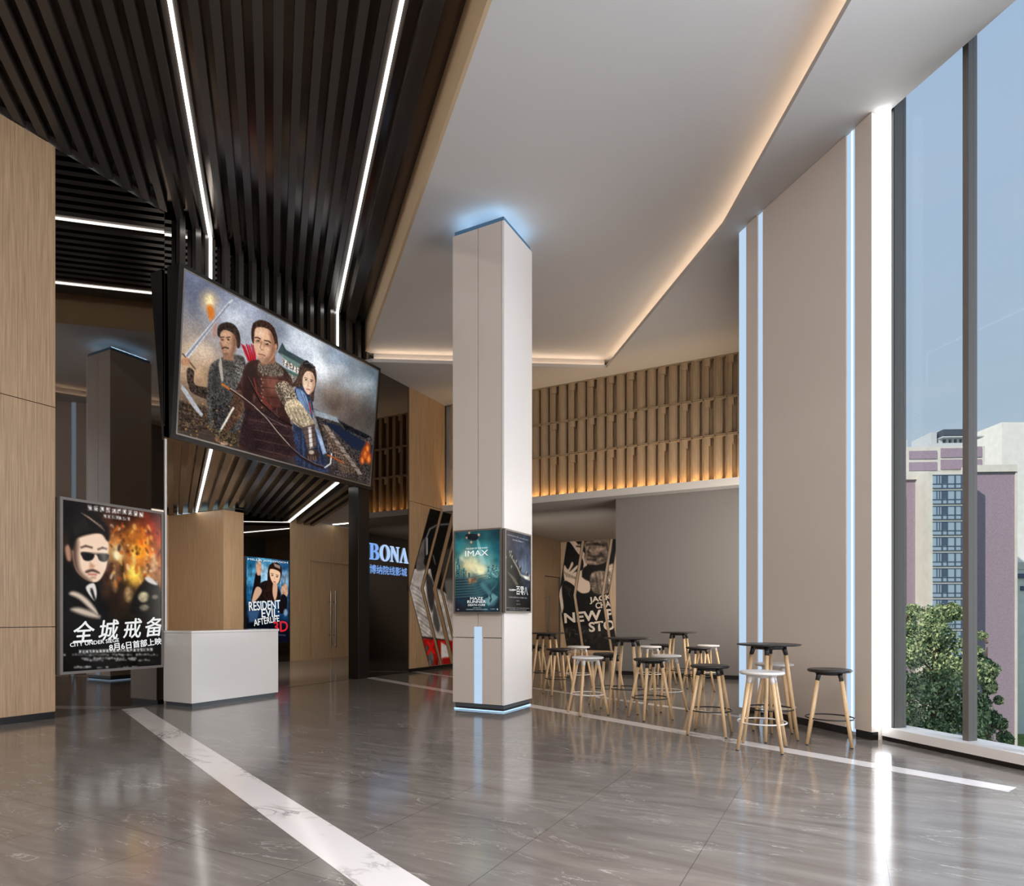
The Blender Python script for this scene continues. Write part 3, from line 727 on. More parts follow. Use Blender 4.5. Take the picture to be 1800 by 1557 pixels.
pc.line([(560, 800), (640, 960), (760, 1070), (850, 1120)], 15, (34, 20, 20), soft=2); pc.line([(565, 796), (646, 955), (764, 1064)], 3, (140, 100, 84), soft=1.5, a=.8); pc.line([(600, 800), (620, 900), (720, 1010)], 9, (120, 46, 40), soft=2)
pc.poly([(540, 1010), (700, 1020), (860, 1160), (860, 1330), (560, 1290), (500, 1240)], (44, 30, 34), soft=6, tex=.4, fine=.15, a=.85)
for i in range(8): pc.line([(560+i*8, 1050+i*32), (840, 1090+i*34)], 3, (140, 104, 86) if i % 2 else (18, 12, 14), soft=2, a=.55)
pc.poly([(640, 640), (740, 640), (745, 700), (650, 715)], (140, 96, 74), soft=3)
pc.poly([(598, 500), (620, 462), (690, 455), (740, 490), (752, 580), (730, 660), (690, 702), (655, 700), (625, 660), (604, 590)], (216, 172, 140), soft=2, tex=.10, smooth=True)
pc.poly([(706, 490), (754, 520), (748, 620), (696, 698), (664, 702), (704, 640), (716, 570)], (132, 88, 66), soft=9, a=.8, smooth=True)
pc.ell(640, 500, 26, 18, (240, 206, 180), soft=12, a=.7); pc.ell(636, 590, 16, 20, (236, 196, 166), soft=9, a=.7); pc.poly([(610, 545), (650, 552), (655, 570), (615, 562)], (150, 104, 80), soft=6, a=.7); pc.poly([(668, 562), (716, 578), (712, 596), (672, 582)], (130, 86, 66), soft=6, a=.7)
pc.poly([(588, 470), (610, 424), (660, 410), (720, 440), (752, 500), (762, 590), (745, 610), (736, 540), (716, 490), (690, 468), (640, 458), (610, 476), (602, 570), (588, 540)], (52, 34, 28), soft=2, fine=.3, smooth=True)
for i in range(9): pc.line([(606+i*15, 470-i*(8-i)), (600+i*18, 430+i*4)], 4, (110, 78, 60) if i % 2 else (24, 16, 14), soft=2, a=.7)
pc.line([(608, 530), (628, 528), (648, 540)], 8, (50, 32, 26), soft=1.5); pc.line([(670, 548), (700, 552), (716, 566)], 8, (50, 32, 26), soft=1.5)
pc.ell(630, 550, 11, 5, (30, 24, 24), soft=2); pc.ell(692, 573, 11, 5, (30, 24, 24), soft=2); pc.ell(624, 549, 3, 2.5, (190, 180, 176), soft=1); pc.ell(700, 574, 3, 2.5, (190, 180, 176), soft=1)
pc.line([(655, 556), (644, 598), (650, 610), (664, 612)], 5, (150, 100, 76), soft=2.5); pc.line([(662, 560), (668, 600)], 6, (160, 112, 86), soft=4, a=.7); pc.line([(632, 640), (654, 642), (678, 652)], 6, (116, 58, 50), soft=2); pc.line([(642, 652), (668, 658)], 6, (196, 130, 112), soft=2.5, a=.8)
pc.poly([(624, 660), (700, 670), (690, 702), (655, 702)], (140, 104, 84), soft=9, a=.6, smooth=True); pc.ell(748, 590, 8, 22, (190, 140, 112), soft=3)
# sleeve, bracer, hand
pc.poly([(745, 840), (800, 815), (860, 870), (885, 960), (860, 1040), (800, 990), (750, 900)], (134, 120, 102), soft=2, fine=.45, smooth=True)
pc.poly([(750, 850), (790, 900), (810, 990), (770, 940)], (60, 48, 42), soft=9, a=.7, smooth=True); pc.line([(745, 835), (800, 812), (850, 840)], 9, (84, 50, 42), soft=2.5)
pc.poly([(800, 985), (880, 940), (960, 1040), (1000, 1110), (930, 1140), (850, 1090)], (186, 168, 140), soft=2, tex=.25, fine=.15, smooth=True)
for i in range(10): pc.line([(815+i*15, 985+i*4), (858+i*14, 1090+i*5)], 3.5, (110, 92, 72) if i % 2 else (216, 200, 172), soft=2, a=.75)
pc.poly([(850, 1080), (930, 1135), (1000, 1105), (1000, 1120), (930, 1150)], (70, 56, 46), soft=4)
pc.poly([(915, 1130), (995, 1105), (1010, 1250), (955, 1290)], (92, 74, 70), soft=2, tex=.3); pc.poly([(955, 1130), (975, 1125), (985, 1260), (965, 1270)], (226, 218, 212), soft=4)
for i in range(5): pc.line([(920+i*6, 1150+i*30), (1000+i*2, 1130+i*30)], 3, (40, 30, 30), soft=1.5, a=.8)
pc.ell(985, 1310, 44, 38, (62, 46, 44), soft=3, tex=.3); pc.ell(975, 1295, 18, 14, (214, 196, 180), soft=4, a=.8)
for i in range(4): pc.line([(952+i*16, 1320), (958+i*16, 1350)], 7, (110, 84, 70), soft=3)
pc.poly([(470, 900), (520, 900), (530, 1020), (460, 1130), (400, 1190), (370, 1180), (420, 1080)], (84, 60, 48), soft=2, tex=.3, fine=.25, smooth=True)
pc.line([(345, 1210), (465, 1000)], 13, (240, 232, 220), soft=3); pc.ell(375, 1215, 36, 22, (158, 108, 82), soft=3, tex=.2); pc.ell(400, 1240, 26, 14, (206, 166, 136), soft=3)
# bow
B = [(385, 842), (440, 880), (520, 936), (600, 1000), (680, 1080), (750, 1170), (830, 1260), (910, 1330), (1000, 1380), (1060, 1398), (1100, 1370), (1108, 1300)]
pc.line(B[:3], 14, (186, 104, 50), soft=2); pc.line(B[1:7], 13, (48, 34, 32), soft=2); pc.line([(x+4, y-7) for x, y in B[1:7]], 4, (216, 198, 180), soft=1.5); pc.line(B[6:10], 20, (34, 26, 34), soft=3); pc.line([(x, y-9) for x, y in B[6:10]], 3, (150, 130, 130), soft=1.5); pc.line(B[9:], 9, (216, 212, 214), soft=2)
pc.line([(600, 1000), (700, 1070), (820, 1130)], 3, (150, 140, 136), soft=1, a=.7)
pc.line([(1080, 1310), (1186, 1362)], 9, (176, 84, 44), soft=2)
for i in range(60):
    pc.ell(random.uniform(110, 520), random.uniform(940, 1260), 4, 3, (250, 180, 90), soft=2, a=random.uniform(.4, 1))
pc.poly([(300, 1130), (480, 1180), (500, 1260), (360, 1230)], (66, 56, 40), soft=8, fine=.7, a=.8)
pc.grain(.10)
A4 = [tvp(.0215, .031, .004), tvp(.9825, .031, .004), tvp(.9825, .963, .004), tvp(.0215, .963, .004)]
picture('picture', pc, quadmap(*A4), tv, 'lit_picture')

# ================================================================== LIT POSTERS
def lightbox(name, label, origin, xdir, W, Hh, depth, fw, pic, letters=(), framemat='frame_grey', mat='lit_picture'):
    """origin = lower left of the face, xdir = left to right seen from the front"""
    x = Vector(xdir); n = x.cross(Vector((0, 0, 1)))
    o = empty(name, (origin[0], origin[1], origin[2]), label=label, cat='poster')
    def P(a, b, d=0.): return Vector(origin)+x*a+Vector((0, 0, b))+n*d
    bm = NB()
    for a0, a1, b0, b1 in ((0, W, 0, fw), (0, W, Hh-fw, Hh), (0, fw, fw, Hh-fw), (W-fw, W, fw, Hh-fw)):
        M = plane_basis(P(0, 0, 0), x); box(bm, a0, a1, b0, b1, -depth, 0, M=M)
    link('frame', bm, framemat, o)
    bm = NB(); box(bm, fw*.5, W-fw*.5, fw*.5, Hh-fw*.5, -depth*.98, -.014, M=plane_basis(P(0, 0, 0), x)); link('backing', bm, 'matte_black', o)
    picture('picture', pic, quadmap(*[tuple(q) for q in (P(fw, Hh-fw, -.008), P(W-fw, Hh-fw, -.008), P(W-fw, fw, -.008), P(fw, fw, -.008))]), o, mat)
    for L in letters:
        s, u, v, size, m_, kw = L
        kw = dict(kw); rot = kw.pop('rot', 0.)
        M = plane_basis(P(fw+(W-2*fw)*u, fw+(Hh-2*fw)*(1-v), -.004), x) @ Matrix.Rotation(math.radians(rot), 4, 'Z')
        text_mesh('lettering', s, size, m_, M, o, **kw)
    return o

# man in sunglasses
Q = [(65, 38), (880, 155), (880, 1420), (65, 1480)]
pc = Pic(190, 310, Q)
pc.field([(100, 100, 2, (4, 3, 4)), (300, 100, 1.5, (20, 12, 10)), (600, 130, 1, (40, 16, 10)), (850, 180, 1, (84, 18, 12)), (850, 300, 1, (170, 50, 24)), (500, 250, 1, (60, 26, 14)), (600, 380, 1, (196, 110, 40)), (520, 480, 1.2, (200, 150, 90)), (720, 450, 1.6, (226, 128, 24)), (860, 480, 1, (160, 70, 24)), (640, 560, 1, (170, 100, 44)), (660, 680, 1.2, (214, 160, 60)), (800, 620, 1, (150, 100, 60)), (480, 640, 1.2, (70, 42, 34)), (560, 800, 1.4, (40, 26, 20)), (860, 600, 1, (190, 120, 80)),
          (300, 700, 1.4, (10, 8, 8)), (100, 700, 2, (4, 3, 4)), (760, 850, 1.6, (14, 12, 10)), (300, 1000, 2, (5, 4, 4)), (700, 1200, 2, (4, 3, 3)), (150, 1400, 2, (2, 2, 2)), (820, 1400, 2, (2, 2, 2)), (850, 1000, 2, (10, 8, 6))])
pc.clouds(.55, 9, 6)
for cx, cy, rx, ry, c in ((520, 480, 40, 60, (250, 220, 170)), (655, 640, 40, 70, (255, 214, 80)), (690, 470, 60, 50, (246, 160, 40)), (610, 830, 30, 60, (216, 176, 120)), (500, 700, 22, 110, (150, 110, 74)), (560, 620, 18, 60, (30, 18, 14)), (820, 560, 14, 70, (240, 210, 170)), (760, 560, 14, 60, (226, 170, 90)), (650, 540, 12, 120, (255, 220, 120)), (430, 650, 24, 100, (60, 30, 24))):
    pc.ell(cx, cy, rx, ry, c, soft=9, a=.8, tex=.5)
for i in range(90):
    x = random.uniform(450, 880); y = random.uniform(250, 760); c = random.choice(((250, 200, 110), (230, 120, 30), (70, 26, 14), (40, 18, 12), (255, 236, 190), (180, 70, 20)))
    pc.ell(x, y, random.uniform(5, 16), random.uniform(8, 34), c, rot=random.uniform(-30, 30), soft=4, a=.6)
pc.poly([(640, 900), (700, 760), (780, 700), (860, 760), (880, 980), (640, 1000)], (12, 12, 12), soft=6, fine=.5, smooth=True)
pc.ell(735, 850, 46, 44, (190, 176, 140), soft=6, tex=.6, a=.8); pc.poly([(745, 690), (790, 685), (850, 740), (830, 750), (770, 725)], (214, 206, 200), soft=4, smooth=True); pc.ell(830, 850, 26, 20, (140, 130, 120), soft=5, a=.8); pc.ell(740, 940, 40, 28, (110, 104, 90), soft=6, tex=.8, a=.8)
pc.poly([(66, 700), (180, 690), (270, 760), (340, 720), (380, 900), (400, 1100), (66, 1150)], (9, 8, 9), soft=4, smooth=True)
pc.poly([(255, 775), (320, 735), (345, 800), (340, 870), (320, 880)], (222, 216, 208), soft=3, smooth=True); pc.poly([(290, 800), (315, 790), (330, 860), (318, 870)], (90, 86, 84), soft=3)
pc.poly([(120, 830), (150, 805), (220, 830), (300, 900), (375, 1010), (300, 960), (200, 870)], (204, 186, 168), soft=6, smooth=True)
pc.poly([(130, 960), (200, 940), (330, 985), (370, 1030), (250, 1010)], (196, 178, 160), soft=7, smooth=True); pc.line([(300, 780), (372, 1000)], 14, (8, 7, 8), soft=4)
pc.poly([(84, 440), (120, 420), (140, 500), (130, 550), (100, 540)], (170, 128, 104), soft=5, smooth=True)
pc.poly([(150, 360), (300, 320), (400, 330), (440, 400), (438, 520), (420, 620), (370, 710), (310, 728), (230, 690), (170, 620), (145, 500)], (240, 208, 182), soft=3, smooth=True)
pc.poly([(148, 380), (190, 380), (190, 520), (215, 640), (300, 720), (240, 700), (165, 620), (140, 500)], (60, 36, 28), soft=10, a=.85, smooth=True)
pc.poly([(110, 330), (150, 190), (240, 130), (340, 170), (430, 260), (450, 360), (430, 380), (380, 320), (280, 330), (180, 370), (150, 460), (120, 420)], (14, 10, 10), soft=5, smooth=True)
for i in range(7): pc.line([(220+i*26, 150+i*16), (290+i*20, 190+i*18)], 5, (206, 176, 150), soft=4, a=.6)
for i in range(5): pc.line([(160+i*20, 260-i*16), (180+i*24, 330-i*10)], 6, (60, 48, 42), soft=5, a=.7)
pc.line([(215, 440), (255, 425), (310, 440)], 13, (58, 36, 28), soft=4); pc.line([(355, 455), (395, 440), (430, 450)], 12, (58, 36, 28), soft=4)
pc.line([(220, 475), (440, 488)], 4, (120, 100, 84), soft=2)
pc.poly([(220, 478), (320, 490), (318, 530), (285, 550), (245, 545), (224, 515)], (16, 14, 16), soft=3, smooth=True); pc.poly([(352, 490), (442, 494), (438, 540), (410, 558), (372, 548), (356, 520)], (16, 14, 16), soft=3, smooth=True)
pc.line([(318, 492), (354, 494)], 7, (60, 44, 36), soft=2)
pc.poly([(290, 560), (330, 590), (318, 612), (285, 608)], (186, 130, 100), soft=5, a=.8); pc.poly([(255, 635), (310, 618), (362, 640), (366, 656), (310, 640), (262, 652)], (70, 46, 38), soft=4, smooth=True); pc.line([(275, 662), (345, 664)], 13, (178, 92, 84), soft=4); pc.line([(300, 690), (335, 690)], 12, (120, 90, 72), soft=6, a=.7)
pc.poly([(360, 480), (440, 420), (446, 540), (420, 620), (390, 600)], (255, 244, 230), soft=14, a=.35)
for x0, x1, y0, y1, hh in ((290, 490, 105, 130, 34), (530, 715, 130, 160, 34), (415, 515, 175, 185, 20), (540, 610, 190, 197, 20), (210, 800, 1310, 1290, 20)):
    k = int((x1-x0)/(hh*1.35))
    for i in range(k+1):
        x = x0+(x1-x0)*i/max(k, 1); y = y0+(y1-y0)*i/max(k, 1)
        pc.poly([(x-hh*.45, y-hh*.6), (x+hh*.45, y-hh*.55), (x+hh*.45, y+hh*.6), (x-hh*.45, y+hh*.55)], (232, 230, 228), soft=4, a=.9, fine=.5)
for yy, x0, x1 in ((1335, 70, 870), (1365, 200, 700), (1380, 240, 800), (1440, 160, 840)):
    for i in range(int((x1-x0)/24)):
        if random.random() < .8: pc.ell(x0+i*24+8, yy+random.uniform(-4, 4), random.uniform(7, 13), random.uniform(5, 9), (205, 203, 200), soft=4, a=random.uniform(.3, .9))
w_ = 'lit_letter_white'
lightbox('film_poster', 'lit film poster of a man in sunglasses before an explosion, on the dark glass', (-8.80, 4.47, .55), (0, 1, 0), 1.38, 2.26, .09, .035, pc,
         [*[(ch, .19+.245*i, .757-.0313*(.245*i-.36), .27, w_, dict(bold=.018, shear=.2, rot=3, width=.27)) for i, ch in enumerate('全城戒备')], ('CITY UNDER SIEGE', .30, .835, .05, w_, dict(bold=.03, rot=4, width=.62)),
          ('8月6日首部上映', .72, .855, .10, w_, dict(bold=.03, rot=5, width=.74))])

# posing woman in the passage
Q = [(33, 383), (428, 418), (428, 1108), (33, 1150)]
pc = Pic(150, 240, Q)
pc.field([(60, 420, 1, (24, 92, 132)), (230, 420, 1, (60, 130, 168)), (400, 450, 1, (24, 70, 110)), (60, 560, 1, (70, 140, 180)), (200, 520, 1.2, (150, 190, 214)), (400, 560, 1, (120, 160, 190)), (60, 700, 1, (20, 80, 124)), (400, 700, 1, (30, 80, 124)), (100, 850, 1, (20, 40, 66)), (400, 850, 1, (16, 50, 84)), (100, 1000, 2, (4, 8, 16)), (380, 1050, 2, (6, 10, 26)), (230, 1100, 2, (3, 5, 12))])
pc.clouds(.5, 12, 9)
for i in range(26): x = random.uniform(40, 420); y = random.uniform(430, 700); pc.line([(x, y), (x+random.uniform(-8, 8), y+random.uniform(30, 90))], 3, (190, 224, 240), soft=3, a=.5)
pc.poly([(128, 520), (168, 540), (165, 620), (130, 760), (80, 760), (100, 640)], (20, 14, 16), soft=2, smooth=True); pc.poly([(130, 440), (150, 420), (175, 440), (180, 500), (165, 545), (135, 540), (125, 480)], (196, 150, 122), soft=2, tex=.3, smooth=True); pc.line([(150, 395), (156, 450)], 9, (220, 190, 170), soft=2)
pc.poly([(120, 690), (160, 620), (240, 590), (330, 640), (340, 760), (90, 760)], (26, 18, 18), soft=2, fine=.4, smooth=True); pc.poly([(120, 660), (160, 650), (180, 690), (130, 760), (85, 780)], (206, 164, 136), soft=3, smooth=True)
pc.poly([(236, 520), (250, 460), (300, 432), (352, 455), (366, 520), (345, 600), (320, 640), (330, 750), (180, 740), (225, 640)], (36, 20, 16), soft=2, fine=.3, smooth=True); pc.poly([(290, 440), (350, 460), (350, 490), (300, 470)], (150, 130, 120), soft=3)
pc.poly([(262, 490), (340, 510), (352, 550), (335, 605), (305, 628), (275, 600), (255, 545)], (240, 196, 160), soft=2, smooth=True); pc.poly([(290, 600), (325, 630), (320, 720), (300, 760), (280, 690)], (214, 170, 140), soft=3, smooth=True)
pc.ell(278, 545, 10, 5, (50, 34, 34), soft=2); pc.ell(322, 556, 10, 5, (50, 34, 34), soft=2); pc.line([(264, 528), (290, 532)], 4, (60, 36, 28), soft=1.5); pc.line([(310, 538), (336, 546)], 4, (60, 36, 28), soft=1.5); pc.line([(288, 598), (310, 602)], 7, (180, 84, 80), soft=2); pc.line([(300, 560), (296, 582)], 4, (196, 144, 116), soft=2)
pc.line([(405, 530), (385, 640)], 12, (110, 120, 130), soft=2); pc.poly([(365, 640), (410, 620), (420, 700), (390, 740), (362, 700)], (206, 160, 130), soft=2, tex=.3, smooth=True); pc.poly([(365, 710), (415, 740), (400, 850), (340, 860)], (18, 14, 18), soft=2, smooth=True); pc.ell(400, 860, 18, 30, (170, 190, 210), soft=5, a=.7)
pc.poly([(50, 860), (160, 850), (130, 950), (60, 960)], (60, 90, 130), soft=6, a=.8)
for i in range(26): pc.ell(210+i*7.5, 1052+(i % 2)*5, 3, 6, (120, 120, 134), soft=2, a=.6)
lightbox('film_poster', 'lit blue film poster of a posing woman, on dark glass in the passage', (-13.99, 11.58, .54), (0, 1, 0), 1.48, 2.34, .07, .02, pc,
         [('MILLA JOVOVICH', .5, .03, .06, w_, dict(width=1.36, bold=.02)), ('RESIDENT', .42, .555, .24, w_, dict(bold=.02, rot=4, width=1.05)), ('EVIL:', .55, .645, .22, w_, dict(bold=.02, rot=3, width=.6)),
          ('AFTERLIFE', .46, .735, .17, w_, dict(bold=.02, rot=8, width=.86)), ('3D', .80, .81, .29, 'lit_letter_red', dict(bold=.035, rot=3, width=.5))], framemat='matte_black')

# teal city poster and night mountain poster on the column
Q = [(80, 155), (832, 100), (832, 1425), (80, 1425)]
pc = Pic(150, 226, Q)
pc.field([(120, 200, 1, (12, 62, 72)), (450, 180, 1, (16, 74, 84)), (800, 150, 1, (6, 50, 62)), (120, 380, 1, (30, 104, 112)), (500, 380, 1, (40, 120, 126)), (800, 400, 1, (10, 72, 84)), (120, 480, 1, (40, 100, 106)), (200, 560, 1, (150, 168, 150)), (600, 580, 1, (90, 148, 150)), (800, 600, 1, (20, 92, 104)), (300, 700, 1.6, (226, 214, 164)), (500, 740, 1.4, (236, 226, 176)), (700, 700, 1, (110, 150, 146)), (810, 700, 1, (50, 110, 116)), (150, 780, 1, (120, 130, 108)), (400, 860, 1, (90, 110, 104)), (750, 860, 1, (30, 74, 80)), (150, 950, 1.4, (22, 48, 56)), (500, 1000, 1.4, (20, 60, 70)), (800, 1000, 1.2, (12, 54, 66)), (200, 1200, 1.6, (10, 40, 56)), (600, 1250, 1.4, (22, 64, 76)), (400, 1400, 2, (6, 26, 38)), (800, 1400, 2, (8, 34, 46)), (120, 1400, 2, (5, 18, 32))])
pc.clouds(.3, 6, 12)
pc.poly([(445, 270), (462, 265), (600, 660), (500, 670)], (190, 226, 220), soft=8, a=.55)
for i in range(7): pc.line([(160+i*20, 560+i*6), (400+i*8, 800)], 9, (240, 228, 180), soft=6, a=.35)
pc.poly([(255, 190), (330, 175), (420, 180), (465, 200), (455, 260), (380, 285), (300, 260), (262, 225)], (6, 22, 36), soft=2, smooth=True, fine=.4)
for x, y, r_ in ((315, 160, 13), (475, 190, 17), (273, 237, 11), (348, 310, 14)): pc.ell(x, y, r_, r_*1.2, (236, 150, 110), soft=5); pc.ell(x, y, r_*.4, r_*.4, (255, 230, 200), soft=2)
for x, w2, y0 in ((98, 60, 650), (108, 36, 560), (170, 22, 740), (205, 34, 720), (250, 14, 760), (300, 24, 800), (620, 50, 690), (690, 70, 670), (760, 50, 690)): pc.poly([(x, y0), (x+w2, y0), (x+w2, 880), (x, 880)], (34, 80, 88) if x < 400 else (86, 130, 132), soft=2, a=.85, fine=.5)
pc.line([(122, 670), (124, 740)], 7, (200, 230, 220), soft=2)
for i in range(8):
    y = 890+i*42; pc.poly([(80, y), (300+i*20, y-16-i*3), (600, y-70), (600, y-60), (330+i*20, y+4), (80, y+18)], (52, 90, 98), soft=3, a=.75); pc.poly([(80, y+20), (320+i*20, y+6), (320+i*20, y+20), (80, y+36)], (6, 22, 34), soft=3, a=.8)
for i in range(5): pc.line([(520+i*20, 940+i*14), (700-i*8, 900+i*10), (790-i*20, 940+i*30), (760-i*30, 1040+i*20)], 9, (64, 116, 124), soft=4, a=.6)
pc.poly([(300, 890), (430, 870), (440, 940), (310, 980)], (150, 96, 62), soft=6, a=.75, tex=.6)
pc.poly([(500, 1000), (560, 960), (700, 1130), (790, 1200), (720, 1330), (560, 1280), (640, 1180)], (90, 140, 148), soft=8, a=.6, smooth=True)
pc.poly([(560, 1230), (720, 1130), (800, 1190), (640, 1330)], (110, 156, 160), soft=3, a=.7); 
for x, y in ((618, 1180), (672, 1170), (682, 1220), (668, 1250)): pc.ell(x, y, 8, 26, (10, 20, 30), soft=3)
for y, x0, x1 in ((1360, 375, 530), (1386, 265, 635), (1386, 108, 150), (1380, 668, 760)):
    for i in range(int((x1-x0)/12)): pc.ell(x0+i*12+6, y, 5, 6, (220, 226, 226), soft=2, a=random.uniform(.5, 1))
pc.ell(788, 1384, 11, 12, (230, 232, 232), soft=2)
lightbox('film_poster', 'lit teal film poster of a ruined city on the left face of the column', (-4.80, 7.405, 1.33), (1, 0, 0), .75, 1.14, .07, .022, pc,
         [('THE END OF THE ROAD', .49, .215, .020, w_, dict(width=.34, bold=.02)), ('IMAX', .49, .275, .075, w_, dict(width=.36, bold=.02)), ('MAZE', .49, .835, .036, w_, dict(width=.20, bold=.02)), ('RUNNER', .49, .875, .038, w_, dict(width=.29, bold=.02)), ('DEATH CURE', .49, .915, .026, w_, dict(width=.27, bold=.02))])
Q = [(925, 115), (1310, 190), (1310, 1410), (925, 1410)]
pc = Pic(130, 226, Q)
pc.field([(950, 200, 1.5, (34, 36, 48)), (1280, 250, 1.2, (50, 56, 70)), (950, 350, 1.2, (40, 42, 54)), (1150, 450, 1, (60, 68, 86)), (1290, 500, 1, (74, 84, 104)), (1200, 700, 1, (100, 112, 132)), (1290, 750, 1, (84, 94, 112)), (950, 600, 1, (24, 24, 28)), (1030, 800, 1.2, (46, 44, 42)), (1250, 950, 1.2, (44, 50, 62)), (950, 1000, 2, (8, 8, 8)), (1100, 1100, 1.6, (14, 14, 16)), (1290, 1150, 1.4, (16, 18, 24)), (1100, 1350, 2, (4, 4, 5)), (1290, 1350, 2, (5, 5, 6)), (940, 1300, 2, (3, 3, 3))])
pc.clouds(.35, 7, 15)
for i in range(40): x = random.uniform(1100, 1300); y = random.uniform(220, 850); pc.line([(x, y), (x+random.uniform(-6, 6), y+random.uniform(50, 150))], 5, (24, 26, 34) if i % 2 else (110, 120, 140), soft=5, a=.35)
pc.poly([(925, 480), (990, 470), (1050, 590), (1140, 700), (1160, 800), (1150, 960), (1000, 1000), (925, 900)], (24, 22, 20), soft=3, fine=.6, smooth=True)
pc.line([(1000, 510), (1060, 620), (1120, 730), (1160, 830), (1240, 870), (1300, 900)], 22, (170, 164, 150), soft=5, a=.9)
for i in range(9): pc.line([(950+i*14, 780+i*10), (1010+i*12, 860+i*12), (1080+i*6, 990)], 6, (150, 142, 124), soft=4, a=.45)
for x, y in ((990, 465), (1015, 465), (1000, 520), (1030, 540), (1095, 610), (1150, 700), (1020, 700), (1255, 790), (1300, 840), (935, 560)): pc.ell(x, y, 12, 26, (200, 194, 182), soft=4, a=.8); pc.ell(x+8, y+14, 8, 24, (14, 14, 16), soft=4)
pc.poly([(1170, 820), (1300, 850), (1300, 905), (1230, 890)], (214, 210, 200), soft=4, tex=.3); pc.poly([(970, 1055), (1050, 1060), (1055, 1085), (985, 1085)], (210, 206, 200), soft=4)
for x0, y0, x1, y1, r_ in ((955, 185, 1130, 222, 6), (1145, 228, 1280, 258, 4), (1035, 262, 1210, 296, 9), (972, 1185, 1265, 1196, 8), (1090, 1243, 1150, 1245, 5), (1095, 1296, 1160, 1298, 4), (940, 1357, 1300, 1363, 5), (990, 1385, 1250, 1390, 4)):
    k = int((x1-x0)/(r_*1.9))
    for i in range(k): pc.ell(x0+(x1-x0)*i/k, y0+(y1-y0)*i/k, r_*.75, r_, (214, 216, 222), soft=3, a=random.uniform(.5, 1))
o = lightbox('film_poster', 'dark blue film poster with climbing figures on the right face of the column', (-4.0, 7.43, 1.34), (0, 1, 0), .79, 1.12, .04, .022, pc,
         [('一百零八', .56, .735, .12, w_, dict(width=.48, bold=.012))])

# ================================================================== CHEVRON MURALS
# near mural on the left wall: (y, z)
F_, HY_, CX_ = 1119., 1082., 900.
def proj(x, y, z):
    s, c = math.sin(PH), math.cos(PH); f = -s*x+c*y; r = c*x+s*y
    return (CX_+F_*r/f, HY_-F_*(z-EYE)/f)
def crop(p, ox, oy, sc): return ((p[0]-ox)*sc, (p[1]-oy)*sc)
y0_, y1_, z0_, z1_ = 11.83, 14.6, .09, 3.9
Q = [crop(proj(-8.88, *q), 715, 880, 5.023) for q in ((y0_, z1_), (y1_, z1_), (y1_, z0_), (y0_, z0_))]
pc = Pic(220, 300, Q)
pc.im[:] = (8, 8, 8)
pc.poly([(20, 740), (60, 600), (160, 600), (240, 600), (300, 780), (440, 900), (520, 1500), (100, 1500), (20, 900)], (176, 172, 168), soft=3, tex=.25)
pc.poly([(80, 600), (110, 400), (170, 330), (190, 480), (170, 580), (150, 610)], (96, 92, 90), soft=4, tex=.3, smooth=True)
pc.poly([(160, 340), (200, 250), (270, 210), (350, 205), (460, 260), (440, 600), (300, 780), (230, 700), (200, 560), (160, 560)], (12, 12, 12), soft=3, smooth=True)
pc.line([(172, 480), (170, 330), (200, 250), (270, 212), (390, 205), (470, 230)], 11, (140, 140, 140), soft=4); pc.line([(180, 470), (180, 330)], 7, (220, 220, 220), soft=3, a=.8)
pc.poly([(300, 460), (400, 440), (430, 700), (330, 780)], (70, 68, 66), soft=10, a=.9, smooth=True); pc.poly([(330, 700), (400, 690), (420, 900), (350, 880)], (110, 108, 106), soft=8)
pc.line([(230, 480), (250, 560)], 9, (120, 120, 120), soft=4); pc.ell(170, 540, 22, 36, (26, 24, 24), soft=4)
for i in range(12): pc.line([(30+i*9, 730+i*40), (100+i*12, 770+i*44), (160+i*10, 850+i*40)], 7, (112, 108, 106) if i % 2 else (50, 48, 48), soft=5, a=.55)
pc.poly([(170, 640), (230, 720), (240, 900), (215, 980), (180, 850)], (60, 58, 58), soft=6, smooth=True); pc.poly([(240, 900), (290, 1100), (270, 1160), (230, 1060)], (84, 80, 80), soft=6, smooth=True)
pc.poly([(120, 1195), (330, 1225), (330, 1240), (120, 1210)], (14, 14, 14), soft=3)
pc.poly([(130, 1215), (460, 1240), (480, 1500), (190, 1500)], (150, 26, 20), soft=3)
pc.poly([(165, 1300), (215, 1260), (235, 1400), (225, 1460), (190, 1440)], (110, 108, 106), soft=6, tex=.5, smooth=True); pc.poly([(300, 1250), (370, 1270), (370, 1380), (300, 1390)], (200, 196, 192), soft=5, tex=.3)
for a, b in (((180, 1240), (240, 1350)), ((240, 1230), (180, 1360)), ((320, 1240), (390, 1300))): pc.line([a, b], 22, (190, 30, 22), soft=2)
for i in range(16): x = random.uniform(150, 420); pc.line([(x, 1400+random.uniform(-40, 20)), (x+random.uniform(-20, 20), 1470)], 5, (30, 26, 26) if i % 2 else (170, 166, 164), soft=3, a=.6)
pc.im = (np.clip(pc.im, 0, 255)/255)**1.2*255*1.35
mu_ = empty('wall_mural', (-8.88, 12.8, 0), label='monochrome chevron mural of a person in headphones on the timber wall left of the column', cat='wall mural')
def chev_strip(par, a0, a1, shift, zm, z0, z1, P3, pic, uvf, n=(40, 260)):
    def pos(U_, V_):
        z = z1+(z0-z1)*V_; a = a0+(a1-a0)*U_+shift*np.abs(z-zm)/(z1-zm)
        return P3(a, z)
    def uv(U_, V_):
        z = z1+(z0-z1)*V_; a = a0+(a1-a0)*U_+shift*np.abs(z-zm)/(z1-zm)
        return uvf(a, z)
    o = picture('strip', pic, pos, par, 'printed_picture', n, uv)
    return o
